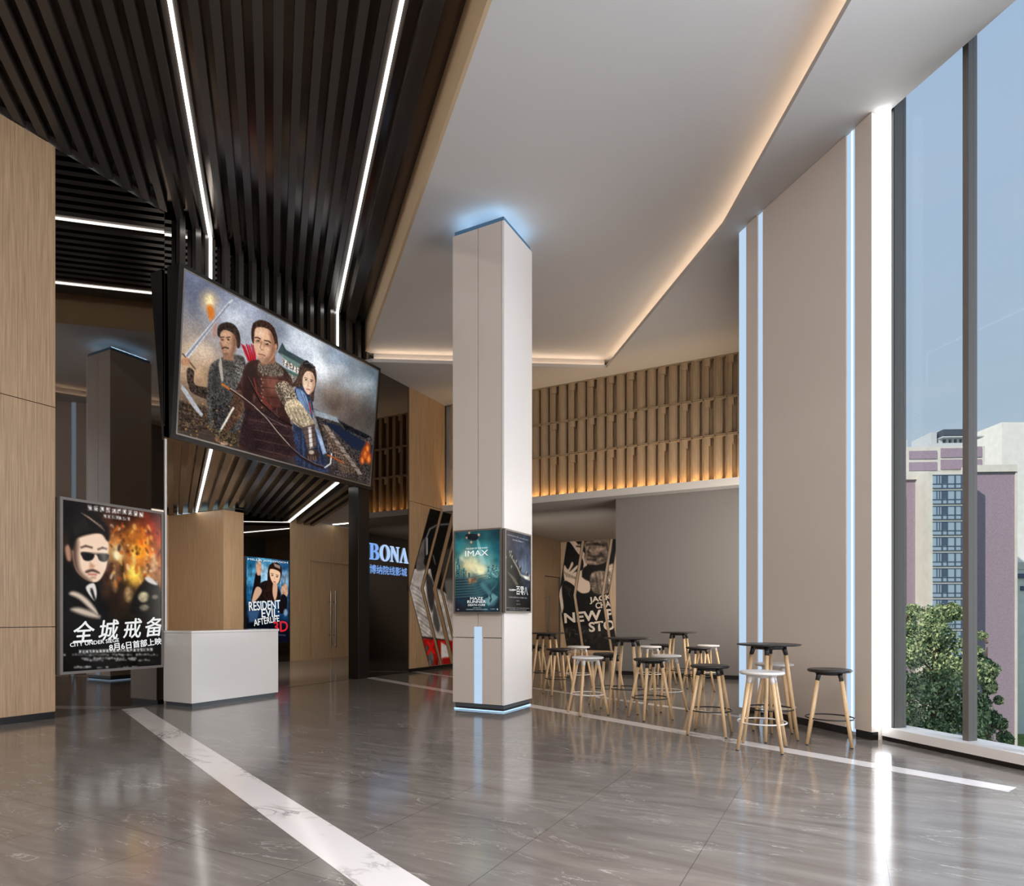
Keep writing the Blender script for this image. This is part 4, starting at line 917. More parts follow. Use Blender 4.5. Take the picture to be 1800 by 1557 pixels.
def sidebars(par, edges, shift, zm, z0, z1, P3):
    bm = NB()
    for a in edges:
        for s_ in (-.006, .006):
            pts = [(a+s_+shift*(z1-zm)/(z1-zm), z1), (a+s_, zm), (a+s_+shift*abs(z0-zm)/(z1-zm), z0)]
            for (aa, za), (ab, zb_) in zip(pts, pts[1:]):
                q = [P3(np.array(aa-.004), np.array(za)), P3(np.array(aa+.004), np.array(za)), P3(np.array(ab+.004), np.array(zb_)), P3(np.array(ab-.004), np.array(zb_))]
                bm.faces.new([bm.verts.new(tuple(x)) for x in q])
    link('edge_lines', bm, 'matte_black', par)
PA = lambda a, z: np.stack([np.full(np.shape(a), -8.872), a, z], -1)
PA2 = lambda a, z: np.stack([np.full(np.shape(a), -8.870), a, z], -1)
UA = lambda a, z: ((a-y0_)/(y1_-y0_), (z1_-z)/(z1_-z0_))
strips = ((11.835, 12.27), (12.385, 12.76), (12.935, 13.09), (13.20, 13.70))
for a0, a1 in strips: chev_strip(mu_, a0, a1, .83, 1.95, .09, 3.88, PA, pc, UA)
sidebars(mu_, [s for p in strips for s in p], .83, 1.95, .09, 3.88, PA2)

# far mural at the end of the corridor: (x, z) on y = 20.6
Q = [(0, 60), (760, 60), (760, 1580), (0, 1580)]
pc = Pic(200, 320, Q)
pc.im[:] = (14, 12, 11)
T_ = (196, 178, 162)
pc.poly([(120, 60), (170, 90), (260, 220), (340, 330), (330, 450), (230, 480), (110, 560), (60, 640), (20, 740), (15, 860), (60, 1060), (80, 1060), (90, 900), (60, 760), (100, 600), (210, 650), (240, 720), (330, 760), (420, 740), (430, 640), (380, 560), (320, 540), (380, 430), (390, 300), (300, 160), (220, 60)], T_, soft=2, smooth=True)
pc.poly([(80, 500), (90, 380), (140, 440), (190, 340), (210, 380), (160, 470), (260, 390), (270, 420), (180, 530), (250, 520), (240, 600), (110, 600)], T_, soft=3, smooth=True)
for i in range(5): pc.line([(90+i*34, 470+i*18), (130+i*34, 540+i*10)], 8, (40, 34, 30), soft=4, a=.7)
pc.poly([(120, 200), (150, 300), (200, 300), (250, 390), (200, 340), (130, 330), (95, 300)], (16, 14, 14), soft=4)
pc.poly([(360, 90), (680, 80), (700, 250), (620, 370), (480, 400), (390, 380), (350, 300), (370, 200)], (120, 104, 92), soft=4, tex=.5, smooth=True)
for a in (((380, 130), (520, 120), (620, 150)), ((400, 260), (480, 290), (560, 280)), ((560, 240), (600, 300), (580, 340)), ((430, 160), (400, 220), (440, 240)), ((480, 120), (560, 140)), ((640, 120), (660, 220)), ((390, 320), (470, 330), (540, 320))): pc.line(a, 15, (20, 16, 14), soft=7, a=.85)
for a in (((420, 190), (450, 230)), ((400, 350), (500, 370)), ((500, 200), (620, 190)), ((520, 330), (600, 310))): pc.line(a, 15, (200, 182, 164), soft=8, a=.7)
pc.poly([(240, 130), (300, 110), (320, 200), (270, 210)], (170, 152, 138), soft=4, tex=.4); pc.line([(250, 140), (310, 150)], 14, (16, 14, 12), soft=4)
pc.poly([(330, 450), (400, 400), (520, 410), (480, 480), (450, 600), (340, 560)], (10, 9, 9), soft=4, smooth=True)
pc.poly([(450, 500), (620, 480), (700, 560), (690, 740), (520, 780), (440, 680)], (130, 116, 104), soft=5, tex=.6, smooth=True)
for i in range(9): pc.line([(440, 610+i*20), (520, 606+i*22), (560, 640+i*18)], 5, (30, 26, 24), soft=3, a=.8)
for i in range(4): pc.line([(500+i*50, 500), (540+i*46, 760)], 10, (40, 34, 30), soft=6, a=.7)
pc.poly([(660, 400), (740, 380), (740, 720), (660, 720)], (160, 144, 130), soft=5, tex=.7)
pc.poly([(60, 760), (60, 640), (110, 590), (220, 670), (260, 720), (400, 790), (740, 800), (740, 1100), (60, 1200), (80, 950)], (10, 9, 9), soft=4, smooth=True)
for i in range(12): pc.line([(70+i*10, 640+i*16), (190-i*4, 700+i*6)], 4, (120, 108, 98), soft=3, a=.4)
pc.poly([(80, 1200), (760, 1180), (760, 1580), (100, 1580)], (34, 30, 28), soft=10, tex=.8)
for i in range(34):
    x = random.uniform(90, 720); y = random.uniform(1190, 1500); pc.line([(x, y), (x+random.uniform(-50, 70), y+random.uniform(-70, 70))], random.uniform(3, 9), (150, 136, 124) if i % 3 == 0 else (12, 10, 10), soft=3, a=.8)
pc.im = (np.clip(pc.im, 0, 255)/255)**1.1*255*1.05
xa_, xb_ = 960.0, 1090.0
def px2x(px, y=20.58):
    s, c = math.sin(PH), math.cos(PH); a = (px-CX_)/F_; r = (-s+a*c, c+a*s); return r[0]*y/r[1]
mf = empty('wall_mural', (-7.8, 20.6, 0), label='monochrome chevron mural of a shouting man, at the end of the corridor', cat='wall mural')
X0, X1 = px2x(980), px2x(980+760/7.418)
ZT = EYE+(HY_-(940+60/7.418))*0; 
def z_at(px, py, y=20.58):
    s, c = math.sin(PH), math.cos(PH); a = (px-CX_)/F_; r = (-s+a*c, c+a*s); return EYE+(HY_-py)/F_*y/r[1]
zt2, zb2 = z_at(1030, 940+60/7.418), z_at(1030, 940+1580/7.418)
PB = lambda a, z: np.stack([a, np.full(np.shape(a), 20.600), z], -1)
PB2 = lambda a, z: np.stack([a, np.full(np.shape(a), 20.596), z], -1)
UB = lambda a, z: ((a-X0)/(X1-X0), (zt2-z)/(zt2-zb2))
st = ((982, 1007.4), (1012.2, 1056.8), (1061.6, 1069.6))
sh = px2x(996.4)-px2x(982); zm = 2.0
e_ = []
for a0, a1 in st:
    chev_strip(mf, px2x(a0), px2x(a1), sh, zm, .12, 3.88, PB, pc, UB)
    e_ += [px2x(a0), px2x(a1)]
TM = lambda px, py: plane_basis((px2x(980+px/7.418), 20.590, z_at(980+px/7.418, 940+py/7.418)), (1, 0, 0))
k_ = (X1-X0)/760
def cut_text(s, px, py, hpx, wpx, m_, rot=0., off=.03):
    """lettering cut where the timber gaps run"""
    o = text_mesh('lettering', s, hpx*k_*1.02, m_, TM(px, py) @ Matrix.Rotation(math.radians(rot), 4, 'Z'), mf, width=wpx*k_, off=off)
    bm = bmesh.new(); bm.from_mesh(o.data); bmesh.ops.triangulate(bm, faces=bm.faces[:])
    ox = mf.location.x
    for g0, g1 in ((1007.4, 1012.2), (1056.8, 1061.6), (1069.6, 1100)):
        for a_, keep in ((px2x(g0), -1), (px2x(g1), 1)):
            pass
        for (zlo, zhi, sg) in ((zm, 4, 1), (-1, zm, -1)):
            for a_ in (px2x(g0), px2x(g1)):
                pt = Vector((a_-ox, 0, zm)); dv = Vector((sh, 0, sg*(3.88-zm))).normalized(); nn = Vector((dv.z, 0, -dv.x))
                bmesh.ops.bisect_plane(bm, geom=bm.verts[:]+bm.edges[:]+bm.faces[:], plane_co=pt, plane_no=nn)
    kill = []
    for f in bm.faces:
        c = f.calc_center_median(); a_ = c.x+ox-sh*abs(c.z-zm)/(3.88-zm)
        if not any(px2x(s0) < a_ < px2x(s1) for s0, s1 in st): kill.append(f)
    bmesh.ops.delete(bm, geom=kill, context='FACES'); bm.to_mesh(o.data); bm.free()
cut_text('JACKIE', 600, 830, 85, 370, 'print_letter_white', 8); cut_text('CHAN', 625, 905, 75, 260, 'print_letter_white', 8)
cut_text('NEW POLICE', 700, 1030, 125, 1230, 'print_letter_white', 5); cut_text('STORY', 690, 1175, 120, 560, 'print_letter_white', 6)
sidebars(mf, e_, sh, zm, .12, 3.88, PB2)

# ================================================================== SIGN
sg = empty('illuminated_sign', (XW, 11.1, 2.5), label='blue illuminated sign with large Latin letters above Chinese characters, on dark glass', cat='sign')
def glyph(name, outer, holes, y0, w, z0, h, mat, d=.022):
    """letter as extruded outline, coordinates 0..1"""
    cu = bpy.data.curves.new('g', 'CURVE'); cu.dimensions = '2D'; cu.fill_mode = 'BOTH'
    for L in [outer]+holes:
        s = cu.splines.new('POLY'); s.points.add(len(L)-1)
        for p, q in zip(s.points, L): p.co = (q[0]*w, q[1]*h, 0, 1)
        s.use_cyclic_u = True
    cu.extrude = d/2
    o = bpy.data.objects.new('g', cu); COL.objects.link(o)
    dg = bpy.context.evaluated_depsgraph_get(); dg.update(); me = bpy.data.meshes.new_from_object(o.evaluated_get(dg)); bpy.data.objects.remove(o)
    me.transform(plane_basis((XW+.014, y0, z0), (0, 1, 0))); me.transform(sg.matrix_basis.inverted())
    me.materials.clear(); me.materials.append(MATS[mat]); r = bpy.data.objects.new(name, me); COL.objects.link(r); r.parent = sg
def arc(cx, cy, rx, ry, a0, a1, n=12): return [(cx+rx*math.cos(math.radians(a0+(a1-a0)*i/n)), cy+ry*math.sin(math.radians(a0+(a1-a0)*i/n))) for i in range(n+1)]
Bo = [(0, 0), (.62, 0)]+arc(.62, .27, .38, .27, -90, 70)+arc(.56, .76, .34, .24, -60, 90)+[(0, 1), (0, .96), (.12, .9), (.12, .1), (0, .04)]
glyph('letter', Bo, [[(.36, .06)]+arc(.52, .27, .2, .21, -90, 90)+[(.36, .48)], [(.36, .55)]+arc(.48, .75, .17, .19, -80, 90)+[(.36, .94)]], 10.475, .31, 2.49, .345, 'sign_blue')
glyph('letter', arc(.5, .5, .5, .53, 0, 348, 28), [arc(.5, .5, .24, .45, 0, 348, 28)], 10.81, .34, 2.49, .345, 'sign_pale')
No = [(0, 0), (.3, 0), (.3, .05), (.2, .1), (.2, .72), (.78, 0), (.88, 0), (.88, .9), (1, .95), (1, 1), (.68, 1), (.68, .95), (.78, .9), (.78, .36), (.3, 1), (0, 1), (0, .95), (.1, .9), (.1, .1), (0, .05)]
glyph('letter', No, [], 11.17, .31, 2.49, .345, 'sign_pale')
Ao = [(0, 0), (.3, 0), (.3, .05), (.2, .1), (.44, .72), (.64, .1), (.54, .05), (.54, 0), (1, 0), (1, .05), (.92, .1), (.58, 1), (.46, 1), (.1, .1), (0, .05)]
glyph('letter', Ao, [], 11.49, .32, 2.49, .345, 'sign_pale')
text_mesh('characters', '博纳院线影城', .19, 'sign_blue', plane_basis((XW+.016, 11.12, 2.29), (0, 1, 0)), sg, bold=.015, width=1.28)

# ================================================================== COUNTER, COLUMN
c_ = empty('reception_counter', (-8.5, 6.6, 0), label='white glossy reception counter standing below the left end of the video screen', cat='counter')
one('body', (-8.82, -8.19, 5.86, 7.41, .055, 1.05), 'counter_white', c_, bev=.004)
one('top', (-8.83, -8.18, 5.85, 7.42, 1.052, 1.085), 'counter_white', c_, bev=.003)
one('plinth', (-8.80, -8.22, 5.89, 7.38, 0, .055), 'graphite_metal', c_)
cx0, cx1, cy0, cy1 = -4.86, -4.045, 7.48, 8.33
cl = empty('square_column', ((cx0+cx1)/2, (cy0+cy1)/2, 0), label='tall square column clad in pale panels, with blue light at its head and foot', cat='column')
one('core', (cx0+.03, cx1-.03, cy0+.03, cy1-.03, .02, 6.64), 'gap_dark', cl)
one('neck', (cx0+.30, cx1-.30, cy0+.30, cy1-.30, 6.64, ZC-.002), 'column_panel', cl)
zp0, zp1 = .10, 6.585
one('panel', (cx0, -4.455, cy0, cy0+.03, 1.005, zp1), 'column_panel', cl); one('panel', (-4.447, -4.088, cy0, cy0+.03, 1.005, zp1), 'column_panel', cl)
one('panel', (cx0, -4.515, cy0, cy0+.03, zp0, .995), 'column_panel', cl); one('panel', (-4.385, -4.088, cy0, cy0+.03, zp0, .995), 'column_panel', cl)
one('panel', (-4.08, cx1, cy0, cy1, zp0, zp1), 'column_white', cl); one('panel', (cx0, -4.09, cy1-.03, cy1, zp0, zp1), 'column_panel', cl); one('panel', (cx0, cx0+.03, cy0+.031, cy1-.031, zp0, zp1), 'column_panel', cl)
one('light_strip', (-4.511, -4.389, cy0-.002, cy0+.028, zp0, 1.15), 'led_blue_soft', cl)
one('collar', (cx0+.02, cx1-.02, cy0+.02, cy1-.02, zp1, 6.65), 'collar_blue', cl)
one('plinth', (cx0+.025, cx1-.025, cy0+.025, cy1-.025, .045, zp0), 'graphite_metal', cl)
for z0, z1, i, m_ in ((6.652, 6.672, .06, 'led_blue'), (.004, .018, .012, 'led_blue_low')):
    bm = NB(); a0, a1, b0, b1 = cx0+i, cx1-i, cy0+i, cy1-i
    box(bm, a0, a1, b0, b0+.012, z0, z1); box(bm, a0, a1, b1-.012, b1, z0, z1); box(bm, a0, a0+.012, b0, b1, z0, z1); box(bm, a1-.012, a1, b0, b1, z0, z1)
    link('light_tape', bm, m_, cl)

# ================================================================== STOOLS AND TABLES
def legs4(par, zt_, rt, rb, r0, r1, mat, z0=0.):
    for k in range(4):
        a = math.pi/4+k*math.pi/2; c, s = math.cos(a), math.sin(a)
        bm = NB(); tube(bm, [(rb*c, rb*s, z0+.008), (rb*c+(rt-rb)*c*.5, rb*s+(rt-rb)*s*.5, zt_/2), (rt*c, rt*s, zt_)], [r0, (r0+r1)/2+.001, r1], 14)
        lg = link('leg', bm, 'beech', par, smooth=True)
        bm = NB(); tube(bm, [(rb*c, rb*s, 0), (rb*c, rb*s, z0+.008)], r0*.8, 10); link('foot_pad', bm, 'matte_black', lg)
def stool(colr):
    o = empty('bar_stool', (0, 0, 0))
    m_ = 'plastic_'+colr; R = .208
    bm = NB(); lathe(bm, [(0, .733), (R-.045, .728), (R-.01, .728), (R, .738), (R+.002, .748), (R-.008, .757), (R-.03, .760), (R-.06, .757), (0, .752)], 48); link('seat', bm, m_, o, smooth=True)
    bm = NB(); lathe(bm, [(0, .727), (.135, .727), (.137, .715), (.125, .70), (.10, .703), (0, .703)], 40)
    for k in range(4):
        a = math.pi/4+k*math.pi/2; c, s = math.cos(a), math.sin(a)
        tube(bm, [(.155*c, .155*s, .645), (.142*c, .142*s, .69), (.13*c, .13*s, .729)], [.0205, .022, .026], 14)
    link('seat_bracket', bm, m_, o, smooth=True)
    legs4(o, .66, .152, .283, .0165, .0195, m_)
    bm = NB(); ringmesh(bm, .226, .0075, .265); link('footrest_ring', bm, m_, o, smooth=True)
    return o
def table():
    o = empty('bar_table', (0, 0, 0)); R = .322
    bm = NB(); lathe(bm, [(0, .985), (R-.03, .984), (R-.006, .989), (R, .996), (R-.004, 1.002), (R-.02, 1.004), (0, 1.004)], 64); link('tabletop', bm, 'plastic_black', o, smooth=True)
    bm = NB(); lathe(bm, [(0, .984), (.15, .984), (.152, .96), (.14, .945), (0, .948)], 40)
    for k in range(4):
        a = math.pi/4+k*math.pi/2; c, s = math.cos(a), math.sin(a)
        tube(bm, [(.172*c, .172*s, .885), (.16*c, .16*s, .93), (.145*c, .145*s, .984)], [.0215, .024, .028], 14)
    link('top_bracket', bm, 'plastic_black', o, smooth=True)
    legs4(o, .90, .168, .283, .017, .021, 'plastic_black')
    bm = NB(); ringmesh(bm, .246, .0075, .32); link('footrest_ring', bm, 'plastic_black', o, smooth=True)
    return o
def copy_tree(o, parent=None):
    c = o.copy(); COL.objects.link(c)
    if parent is not None: c.parent = parent
    for ch in [q for q in bpy.data.objects if q.parent == o]: copy_tree(ch, c)
    return c
protos = {'black': stool('black'), 'white': stool('white'), 'table': table()}
used = set()
def put(kind, x, y, rz, label):
    p = protos[kind]
    if kind in used: o = copy_tree(p)
    else: used.add(kind); o = p
    o.location = (x, y, 0); o.rotation_euler = (0, 0, math.radians(rz))
    if kind == 'table': tag(o, label, 'table', 'round bar tables')
    else: tag(o, label, 'stool', 'bar stools around the high tables')
LIST = [
 ('table', -.73, 7.25, 45, 'high round black bar table nearest the camera, in front of the broad wall panel'),
 ('black', -.15, 7.25, 0, 'black-seated bar stool standing alone on the right, nearest the window'),
 ('white', -.73, 6.65, 0, 'white-seated bar stool in front of the nearest bar table, closest to the camera'),
 ('black', -1.33, 7.23, 0, 'black-seated bar stool just left of the nearest bar table'),
 ('white', -.73, 7.84, 0, 'white-seated bar stool mostly hidden behind the nearest bar table'),
 ('table', -2.63, 8.38, 0, 'high round black bar table in the middle of the group, second from the camera'),
 ('black', -2.20, 7.96, 45, 'black-seated bar stool at the front right of the middle bar table'),
 ('white', -3.04, 7.96, 45, 'white-seated bar stool at the front left of the middle bar table'),
 ('white', -2.21, 8.80, 45, 'white-seated bar stool behind the front right black stool at the middle table'),
 ('black', -3.06, 8.80, 45, 'black-seated bar stool behind the middle table, against the far mural'),
 ('table', -2.70, 11.68, 0, 'high round black bar table farthest away, in front of the grey wall'),
 ('black', -2.27, 11.25, 40, 'black-seated bar stool at the front right of the farthest bar table'),
 ('white', -2.27, 12.13, 40, 'white-seated bar stool at the back right of the farthest bar table'),
 ('white', -3.12, 11.25, 45, 'white-seated bar stool at the front left of the farthest bar table'),
 ('black', -3.12, 12.06, 45, 'black-seated bar stool at the back left of the farthest bar table'),
 ('table', -4.64, 10.13, 0, 'high round black bar table beside the column, partly hidden by it'),
 ('black', -4.22, 9.70, 45, 'black-seated bar stool in front of the table beside the column'),
 ('white', -4.22, 10.57, 45, 'white-seated bar stool behind the table beside the column, against the far mural'),
 ('black', -5.07, 10.57, 45, 'black-seated bar stool half hidden behind the right edge of the column'),
]
for a in LIST: put(*a)

# ================================================================== OUTSIDE
def cam_pt(px, py, D):
    s, c = math.sin(PH), math.cos(PH); r = (px-CX_)/F_*D
    return Vector((-s*D+c*r, c*D+s*r, EYE+(HY_-py)/F_*D))
def outmat(name, c1, c2, sc=3.):
    m, nt, b = pbr(name, c1, .9, spec=.1); v = coords(nt, (1, 1, 1))
    n = N(nt, 'ShaderNodeTexNoise', Scale=sc, Detail=4.); nt.links.new(v, n.inputs['Vector'])
    r = ramp(nt, [(.35, c1), (.65, c2)], n.outputs['Fac']); nt.links.new(r.outputs[0], b.inputs['Base Color'])
outmat('plum_brick', srgb(146, 132, 148), srgb(162, 146, 160), 6.)
outmat('cream_render', srgb(205, 203, 196), srgb(214, 212, 206), 1.)
outmat('white_render', srgb(222, 222, 220), srgb(230, 230, 228), 1.)
pbr('facade_glass', srgb(150, 172, 190), .3); pbr('facade_glass_dark', srgb(72, 88, 112), .4); pbr('roof_plant', srgb(190, 196, 200), .6); pbr('roof_plant_dark', srgb(70, 80, 95), .6)
outmat('leaf_green', srgb(140, 158, 112), srgb(186, 198, 150), 2.); outmat('leaf_dark', srgb(66, 90, 66), srgb(104, 126, 92), 2.); pbr('bark', srgb(96, 80, 64), .9); outmat('grass', srgb(90, 110, 60), srgb(120, 136, 80), .4)
D0 = 90.
s_, c_2 = math.sin(PH), math.cos(PH)
K = D0/F_
yaw = PH-math.radians(3)
org = cam_pt(1640, HY_, D0); org.z = 0
bd = empty('apartment_building', (org.x, org.y, -18.2), rz=0, label='tall plum brick apartment tower with a glazed bay and roof plant, outside the window', cat='building')
BM = Matrix.Translation((org.x, org.y, 0)) @ Matrix.Rotation(yaw, 4, 'Z')
def bb(name, px0, px1, py0, py1, d0, d1, mat, par=bd, bm=None):
    own = bm is None
    if own: bm = NB()
    q = (D0+d0)/F_; L0 = (1640-CX_)*K
    box(bm, (px0-CX_)*q-L0, (px1-CX_)*q-L0, d0, d1, EYE+(HY_-py1)*q, EYE+(HY_-py0)*q, M=BM)
    if own: return link(name, bm, mat, par)
bb('wall', 1500, 1637, 842, 1325, 0, 14, 'plum_brick'); bb('wall', 1700, 1780, 830, 1325, 0, 14, 'plum_brick')
bb('parapet', 1500, 1636, 828, 842, -.4, 14, 'cream_render'); bb('parapet', 1700, 1783, 818, 830, -.4, 14, 'cream_render'); bb('corner_strip', 1780, 1783, 830, 1325, -.2, 14, 'cream_render')
bb('bay', 1636, 1713, 828, 1325, -3.2, 14, 'cream_render')
bb('penthouse', 1594, 1727, 785, 828, 1.2, 12, 'cream_render')
for r in ((1599, 1646, 792, 806), (1653, 1700, 788, 804), (1599, 1646, 812, 827), (1653, 1690, 808, 825), (1706, 1722, 786, 804), (1706, 1722, 808, 824)): bb('brick_panel', *r, 1.05, 1.25, 'plum_brick')
for i in range(18):
    y = 834+i*27.4
    w = bb('window', 1643, 1712, y, y+24, -3.3, -3.15, 'facade_glass')
    bm = NB()
    for a0, a1, b0, b1 in ((1643, 1712, 0, 1), (1643, 1712, 15.5, 16.8), (1643, 1712, 23, 24), (1649.5, 1650.5, 0, 15), (1654, 1655, 0, 15), (1658, 1660, 0, 24), (1667, 1668.5, 0, 24), (1680, 1682, 0, 24), (1691, 1693, 0, 24)):
        bb('x', a0, a1, y+b0, y+b1, -3.38, -3.29, None, bm=bm)
    bb('x', 1660, 1667, y, y+15, -3.32, -3.29, None, bm=bm)
    g = link('glazing_bars', bm, 'facade_glass_dark', bd); wm = g.matrix_world
    g.parent = w; 
bm = NB()
bb('x', 1634, 1644, 760, 784, 3, 8, None, bm=bm); bb('x', 1648, 1654, 757, 782, 3, 9, None, bm=bm); bb('x', 1630, 1700, 779, 785, 2, 9, None, bm=bm); bb('x', 1655, 1725, 767, 769, 2, 9, None, bm=bm); bb('x', 1587, 1590, 771, 785, 3, 4, None, bm=bm); bb('x', 1592, 1594, 772, 785, 3, 4, None, bm=bm)
for i in range(5): bb('x', 1660+i*9, 1664+i*9, 769, 779, 3, 5, None, bm=bm)
link('roof_plant', bm, 'roof_plant', bd); bb('roof_plant', 1656, 1712, 755, 766, 2, 9, 'roof_plant_dark')
bb('fin', 1560, 1573, 828, 1325, -3.4, 0, 'cream_render')
K2 = K
wb = empty('office_building', tuple(cam_pt(1790, HY_, 105))[:2]+(-18.2,), label='plain white building at the right edge of the window view', cat='building')
def wbx(name, px0, px1, py0, py1, d0, d1, mat):
    bm = NB(); q = (D0+d0)/F_; L0 = (1640-CX_)*K
    box(bm, (px0-CX_)*q-L0, (px1-CX_)*q-L0, d0, d1, EYE+(HY_-py1)*q, EYE+(HY_-py0)*q, M=Matrix.Translation((org.x, org.y, 0)) @ Matrix.Rotation(PH, 4, 'Z')); return link(name, bm, mat, wb)
wbx('block', 1761, 1960, 742, 1100, 22, 44, 'white_render'); wbx('block', 1787, 1960, 1000, 1310, 15, 21.9, 'white_render'); wbx('dark_band', 1786, 1960, 1008, 1016, 14.6, 15, 'facade_glass_dark'); wbx('window', 1795, 1960, 1030, 1038, 14.8, 15.05, 'facade_glass_dark')  # two white blocks, a plain dark band and a window strip
wbx('parapet', 1786, 1960, 988, 1000, 14.7, 22, 'cream_render')

def tree(label, px, py_top, D, halfw, py_bot, mats, nleaf, seed, lobes):
    rnd = random.Random(seed)
    base = cam_pt(px, HY_, D); zt_ = cam_pt(px, py_top, D).z
    tr_ = empty('tree', (base.x, base.y, -18.2), label=label, cat='tree')
    bm = NB(); top = Vector((base.x, base.y, zt_-.8))
    tube(bm, [(base.x, base.y, -18.2), (base.x+.1, base.y, -8), (base.x-.08, base.y+.1, -2), tuple(top)], [.32, .2, .12, .03], 10)
    centres = []
    for px_, py_, rad in lobes:
        c = cam_pt(px_, py_, D)+Vector((rnd.uniform(-.4, .4), rnd.uniform(-.4, .4), 0)); centres.append((c, rad))
        a = Vector((base.x, base.y, c.z-rad*1.2)); tube(bm, [tuple(a), tuple(a.lerp(c, .5)+Vector((0, 0, .1))), tuple(c)], [.06, .04, .012], 6)
    link('trunk', bm, 'bark', tr_)
    for mi, m_ in enumerate(mats):
        V = []; Fc = []
        for i in range(nleaf//len(mats)):
            c, rad = rnd.choice(centres)
            d = Vector((rnd.gauss(0, 1), rnd.gauss(0, 1), rnd.gauss(0, 1))).normalized()*rad*(rnd.random()**.4)
            d *= (.8+.5*mnoise.noise(d*2+c))
            p = c+d; s = rnd.uniform(.05, .105)
            a = Vector((rnd.gauss(0, 1), rnd.gauss(0, 1), rnd.gauss(0, .6))).normalized(); b = a.orthogonal().normalized(); b.rotate(Matrix.Rotation(rnd.uniform(0, 6.28), 3, a)); e = a.cross(b)
            j = len(V); V += [p-b*s, p-e*s*.6, p+b*s*1.2, p+e*s*.6]; Fc.append((j, j+1, j+2, j+3))
        me = bpy.data.meshes.new('foliage'); inv = tr_.matrix_basis.inverted(); me.from_pydata([tuple(inv @ v) for v in V], [], Fc); me.materials.append(MATS[m_])
        o = bpy.data.objects.new('foliage', me); COL.objects.link(o); o.parent = tr_
lob = [(1655, 1085, .75), (1680, 1075, .55), (1635, 1110, .75), (1670, 1130, 1.0), (1610, 1150, .8), (1640, 1180, 1.1), (1690, 1180, 1.0), (1605, 1210, 1.0), (1660, 1230, 1.2), (1620, 1270, 1.2), (1690, 1260, 1.1), (1590, 1290, 1.0), (1655, 1300, 1.2), (1700, 1320, 1.1), (1610, 1330, 1.1)]
tree('sunlit bushy green tree in front of the tower, filling the left window pane', 1645, 1060, 30, 2, 1330, ['leaf_green', 'leaf_dark'], 26000, 3, lob)
lob = [(1600, 1075, .5), (1588, 1105, .7), (1605, 1120, .55), (1580, 1160, .9), (1590, 1210, 1.0), (1570, 1260, 1.1)]
tree('darker tree crown behind the sunlit tree at the left window frame', 1588, 1060, 36, 1, 1330, ['leaf_dark', 'leaf_green'], 7000, 5, lob)
lob = [(1736, 1118, .3), (1728, 1145, .4), (1740, 1165, .4), (1718, 1175, .6), (1735, 1205, .4), (1720, 1240, .7), (1768, 1232, .28), (1755, 1262, .5), (1772, 1272, .4), (1728, 1285, .7), (1768, 1300, .5), (1745, 1320, .7)]
tree('dark green tree right of the window mullion, in front of the tower', 1735, 1110, 33, 1, 1330, ['leaf_dark', 'leaf_green', 'leaf_dark'], 12000, 8, lob)
gp = NB(); c = cam_pt(1700, HY_, 90); box(gp, c.x-150, c.x+150, c.y-80, c.y+150, -18.6, -18.2); 
g_ = link('ground', gp, 'grass'); g_['kind'] = 'structure'; g_.name = 'floor_outside'

# ================================================================== LIGHT
W = bpy.data.worlds.new('sky'); SC.world = W; W.use_nodes = True; nt = W.node_tree; nt.nodes.clear()
out = nt.nodes.new('ShaderNodeOutputWorld'); bg = nt.nodes.new('ShaderNodeBackground'); tc = nt.nodes.new('ShaderNodeTexCoord'); sp = nt.nodes.new('ShaderNodeSeparateXYZ')
nt.links.new(tc.outputs['Generated'], sp.inputs[0])
r = ramp(nt, [(.0, srgb(176, 194, 206)), (.25, srgb(166, 188, 206)), (.55, srgb(164, 188, 214)), (1., srgb(150, 180, 214))], sp.outputs[2])
mp = nt.nodes.new('ShaderNodeMapping'); mp.inputs['Scale'].default_value = (2, 2, 7); nt.links.new(tc.outputs['Generated'], mp.inputs[0])
nz = N(nt, 'ShaderNodeTexNoise', Scale=1.2, Detail=5.); nt.links.new(mp.outputs[0], nz.inputs['Vector'])
cr = ramp(nt, [(.5, (0, 0, 0)), (.75, (.35, .35, .35))], nz.outputs['Fac'])
mxc = nt.nodes.new('ShaderNodeMix'); mxc.data_type = 'RGBA'; nt.links.new(cr.outputs[0], mxc.inputs[0]); nt.links.new(r.outputs[0], mxc.inputs[6]); mxc.inputs[7].default_value = (*srgb(196, 202, 210), 1)
nt.links.new(mxc.outputs[2], bg.inputs[0]); bg.inputs[1].default_value = 1.0; nt.links.new(bg.outputs[0], out.inputs[0])
def lamp(name, typ, loc, rot, energy, col=(1, 1, 1), **k):
    l = bpy.data.lights.new(name, typ); l.energy = energy; l.color = col
    for a, b in k.items(): setattr(l, a, b)
    o = bpy.data.objects.new(name, l); COL.objects.link(o); o.location = loc; o.rotation_euler = rot; return o
def aim(o, d): o.rotation_euler = Vector(d).to_track_quat('-Z', 'Y').to_euler()
# sun over the roof from behind-left of the camera: lights the street side only
l = lamp('sun', 'SUN', (0, 0, 20), (0, 0, 0), 3.6, srgb(255, 244, 228), angle=.01)
vd = Vector((-s_, c_2)); rd = Vector((c_2, s_)); d2 = vd*.8+rd*1.0
aim(l, (d2.x, d2.y, -.75))
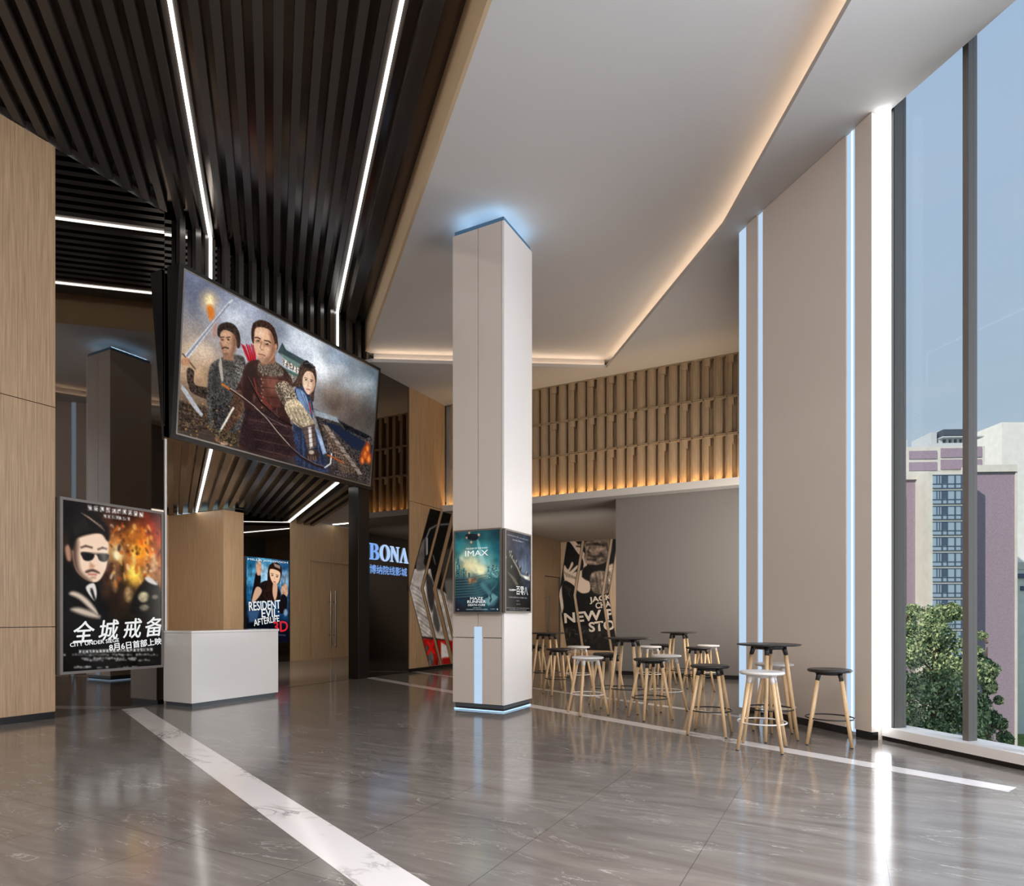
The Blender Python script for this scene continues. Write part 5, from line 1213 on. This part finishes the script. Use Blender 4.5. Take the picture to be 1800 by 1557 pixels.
# daylight through the long window, on the stretch beside and behind the camera
x, y = TP(-1.6, 6.1)
l = lamp('window_daylight', 'AREA', (x, y, 3.6), (0, 0, 0), 2100, srgb(232, 240, 255), shape='RECTANGLE', size=9.5, size_y=6.2); aim(l, (-1, -1, -.05))
# fill lights added behind the camera to brighten the hall
for x, y, e in ((3.2, -2.6, 450), (-2.0, -2.8, 230)):
    l = lamp('rear_fill', 'AREA', (x, y, 6.4), (0, 0, 0), e, srgb(255, 244, 232), shape='RECTANGLE', size=2.2, size_y=2.2)
# added fill light, hidden behind the free end of the window wall
l = lamp('side_fill', 'AREA', (-1.08, 11.4, 2.4), (0, 0, 0), 170, srgb(255, 246, 236), shape='RECTANGLE', size=3.4, size_y=3.6); aim(l, (-1, 0, -.05))
# added fill lights for passage and corridor, facing away from the camera
l = lamp('passage_fill', 'AREA', (-9.25, 8.2, 3.3), (0, 0, 0), 150, srgb(255, 244, 232), shape='RECTANGLE', size=3.2, size_y=.5, spread=math.radians(120)); aim(l, (-1, .3, -.35))
l = lamp('corridor_fill', 'AREA', (-6.7, 13.75, 3.5), (0, 0, 0), 85, srgb(255, 244, 232), shape='RECTANGLE', size=3.2, size_y=.4, spread=math.radians(80)); aim(l, (0, 1, -.36))

# ================================================================== CAMERA
cam = bpy.data.cameras.new('camera'); co = bpy.data.objects.new('camera', cam); COL.objects.link(co)
co.location = (0, 0, EYE); co.rotation_euler = (math.pi/2, 0, PH)
cam.sensor_fit = 'HORIZONTAL'; cam.sensor_width = 36; cam.lens = 36*F_/1800
cam.shift_y = (HY_-778.5)/1800; cam.clip_end = 1000; cam.clip_start = .05
SC.camera = co
SC.view_settings.view_transform = 'Standard'; SC.view_settings.look = 'None'; SC.view_settings.exposure = 0.; SC.view_settings.gamma = 1.
SC.view_settings.use_curve_mapping = False
try:
    SC.cycles.use_denoising = True; SC.cycles.max_bounces = 10; SC.cycles.diffuse_bounces = 5; SC.cycles.transparent_max_bounces = 12; SC.cycles.caustics_reflective = False; SC.cycles.caustics_refractive = False; SC.cycles.sample_clamp_indirect = 4.
except Exception: pass
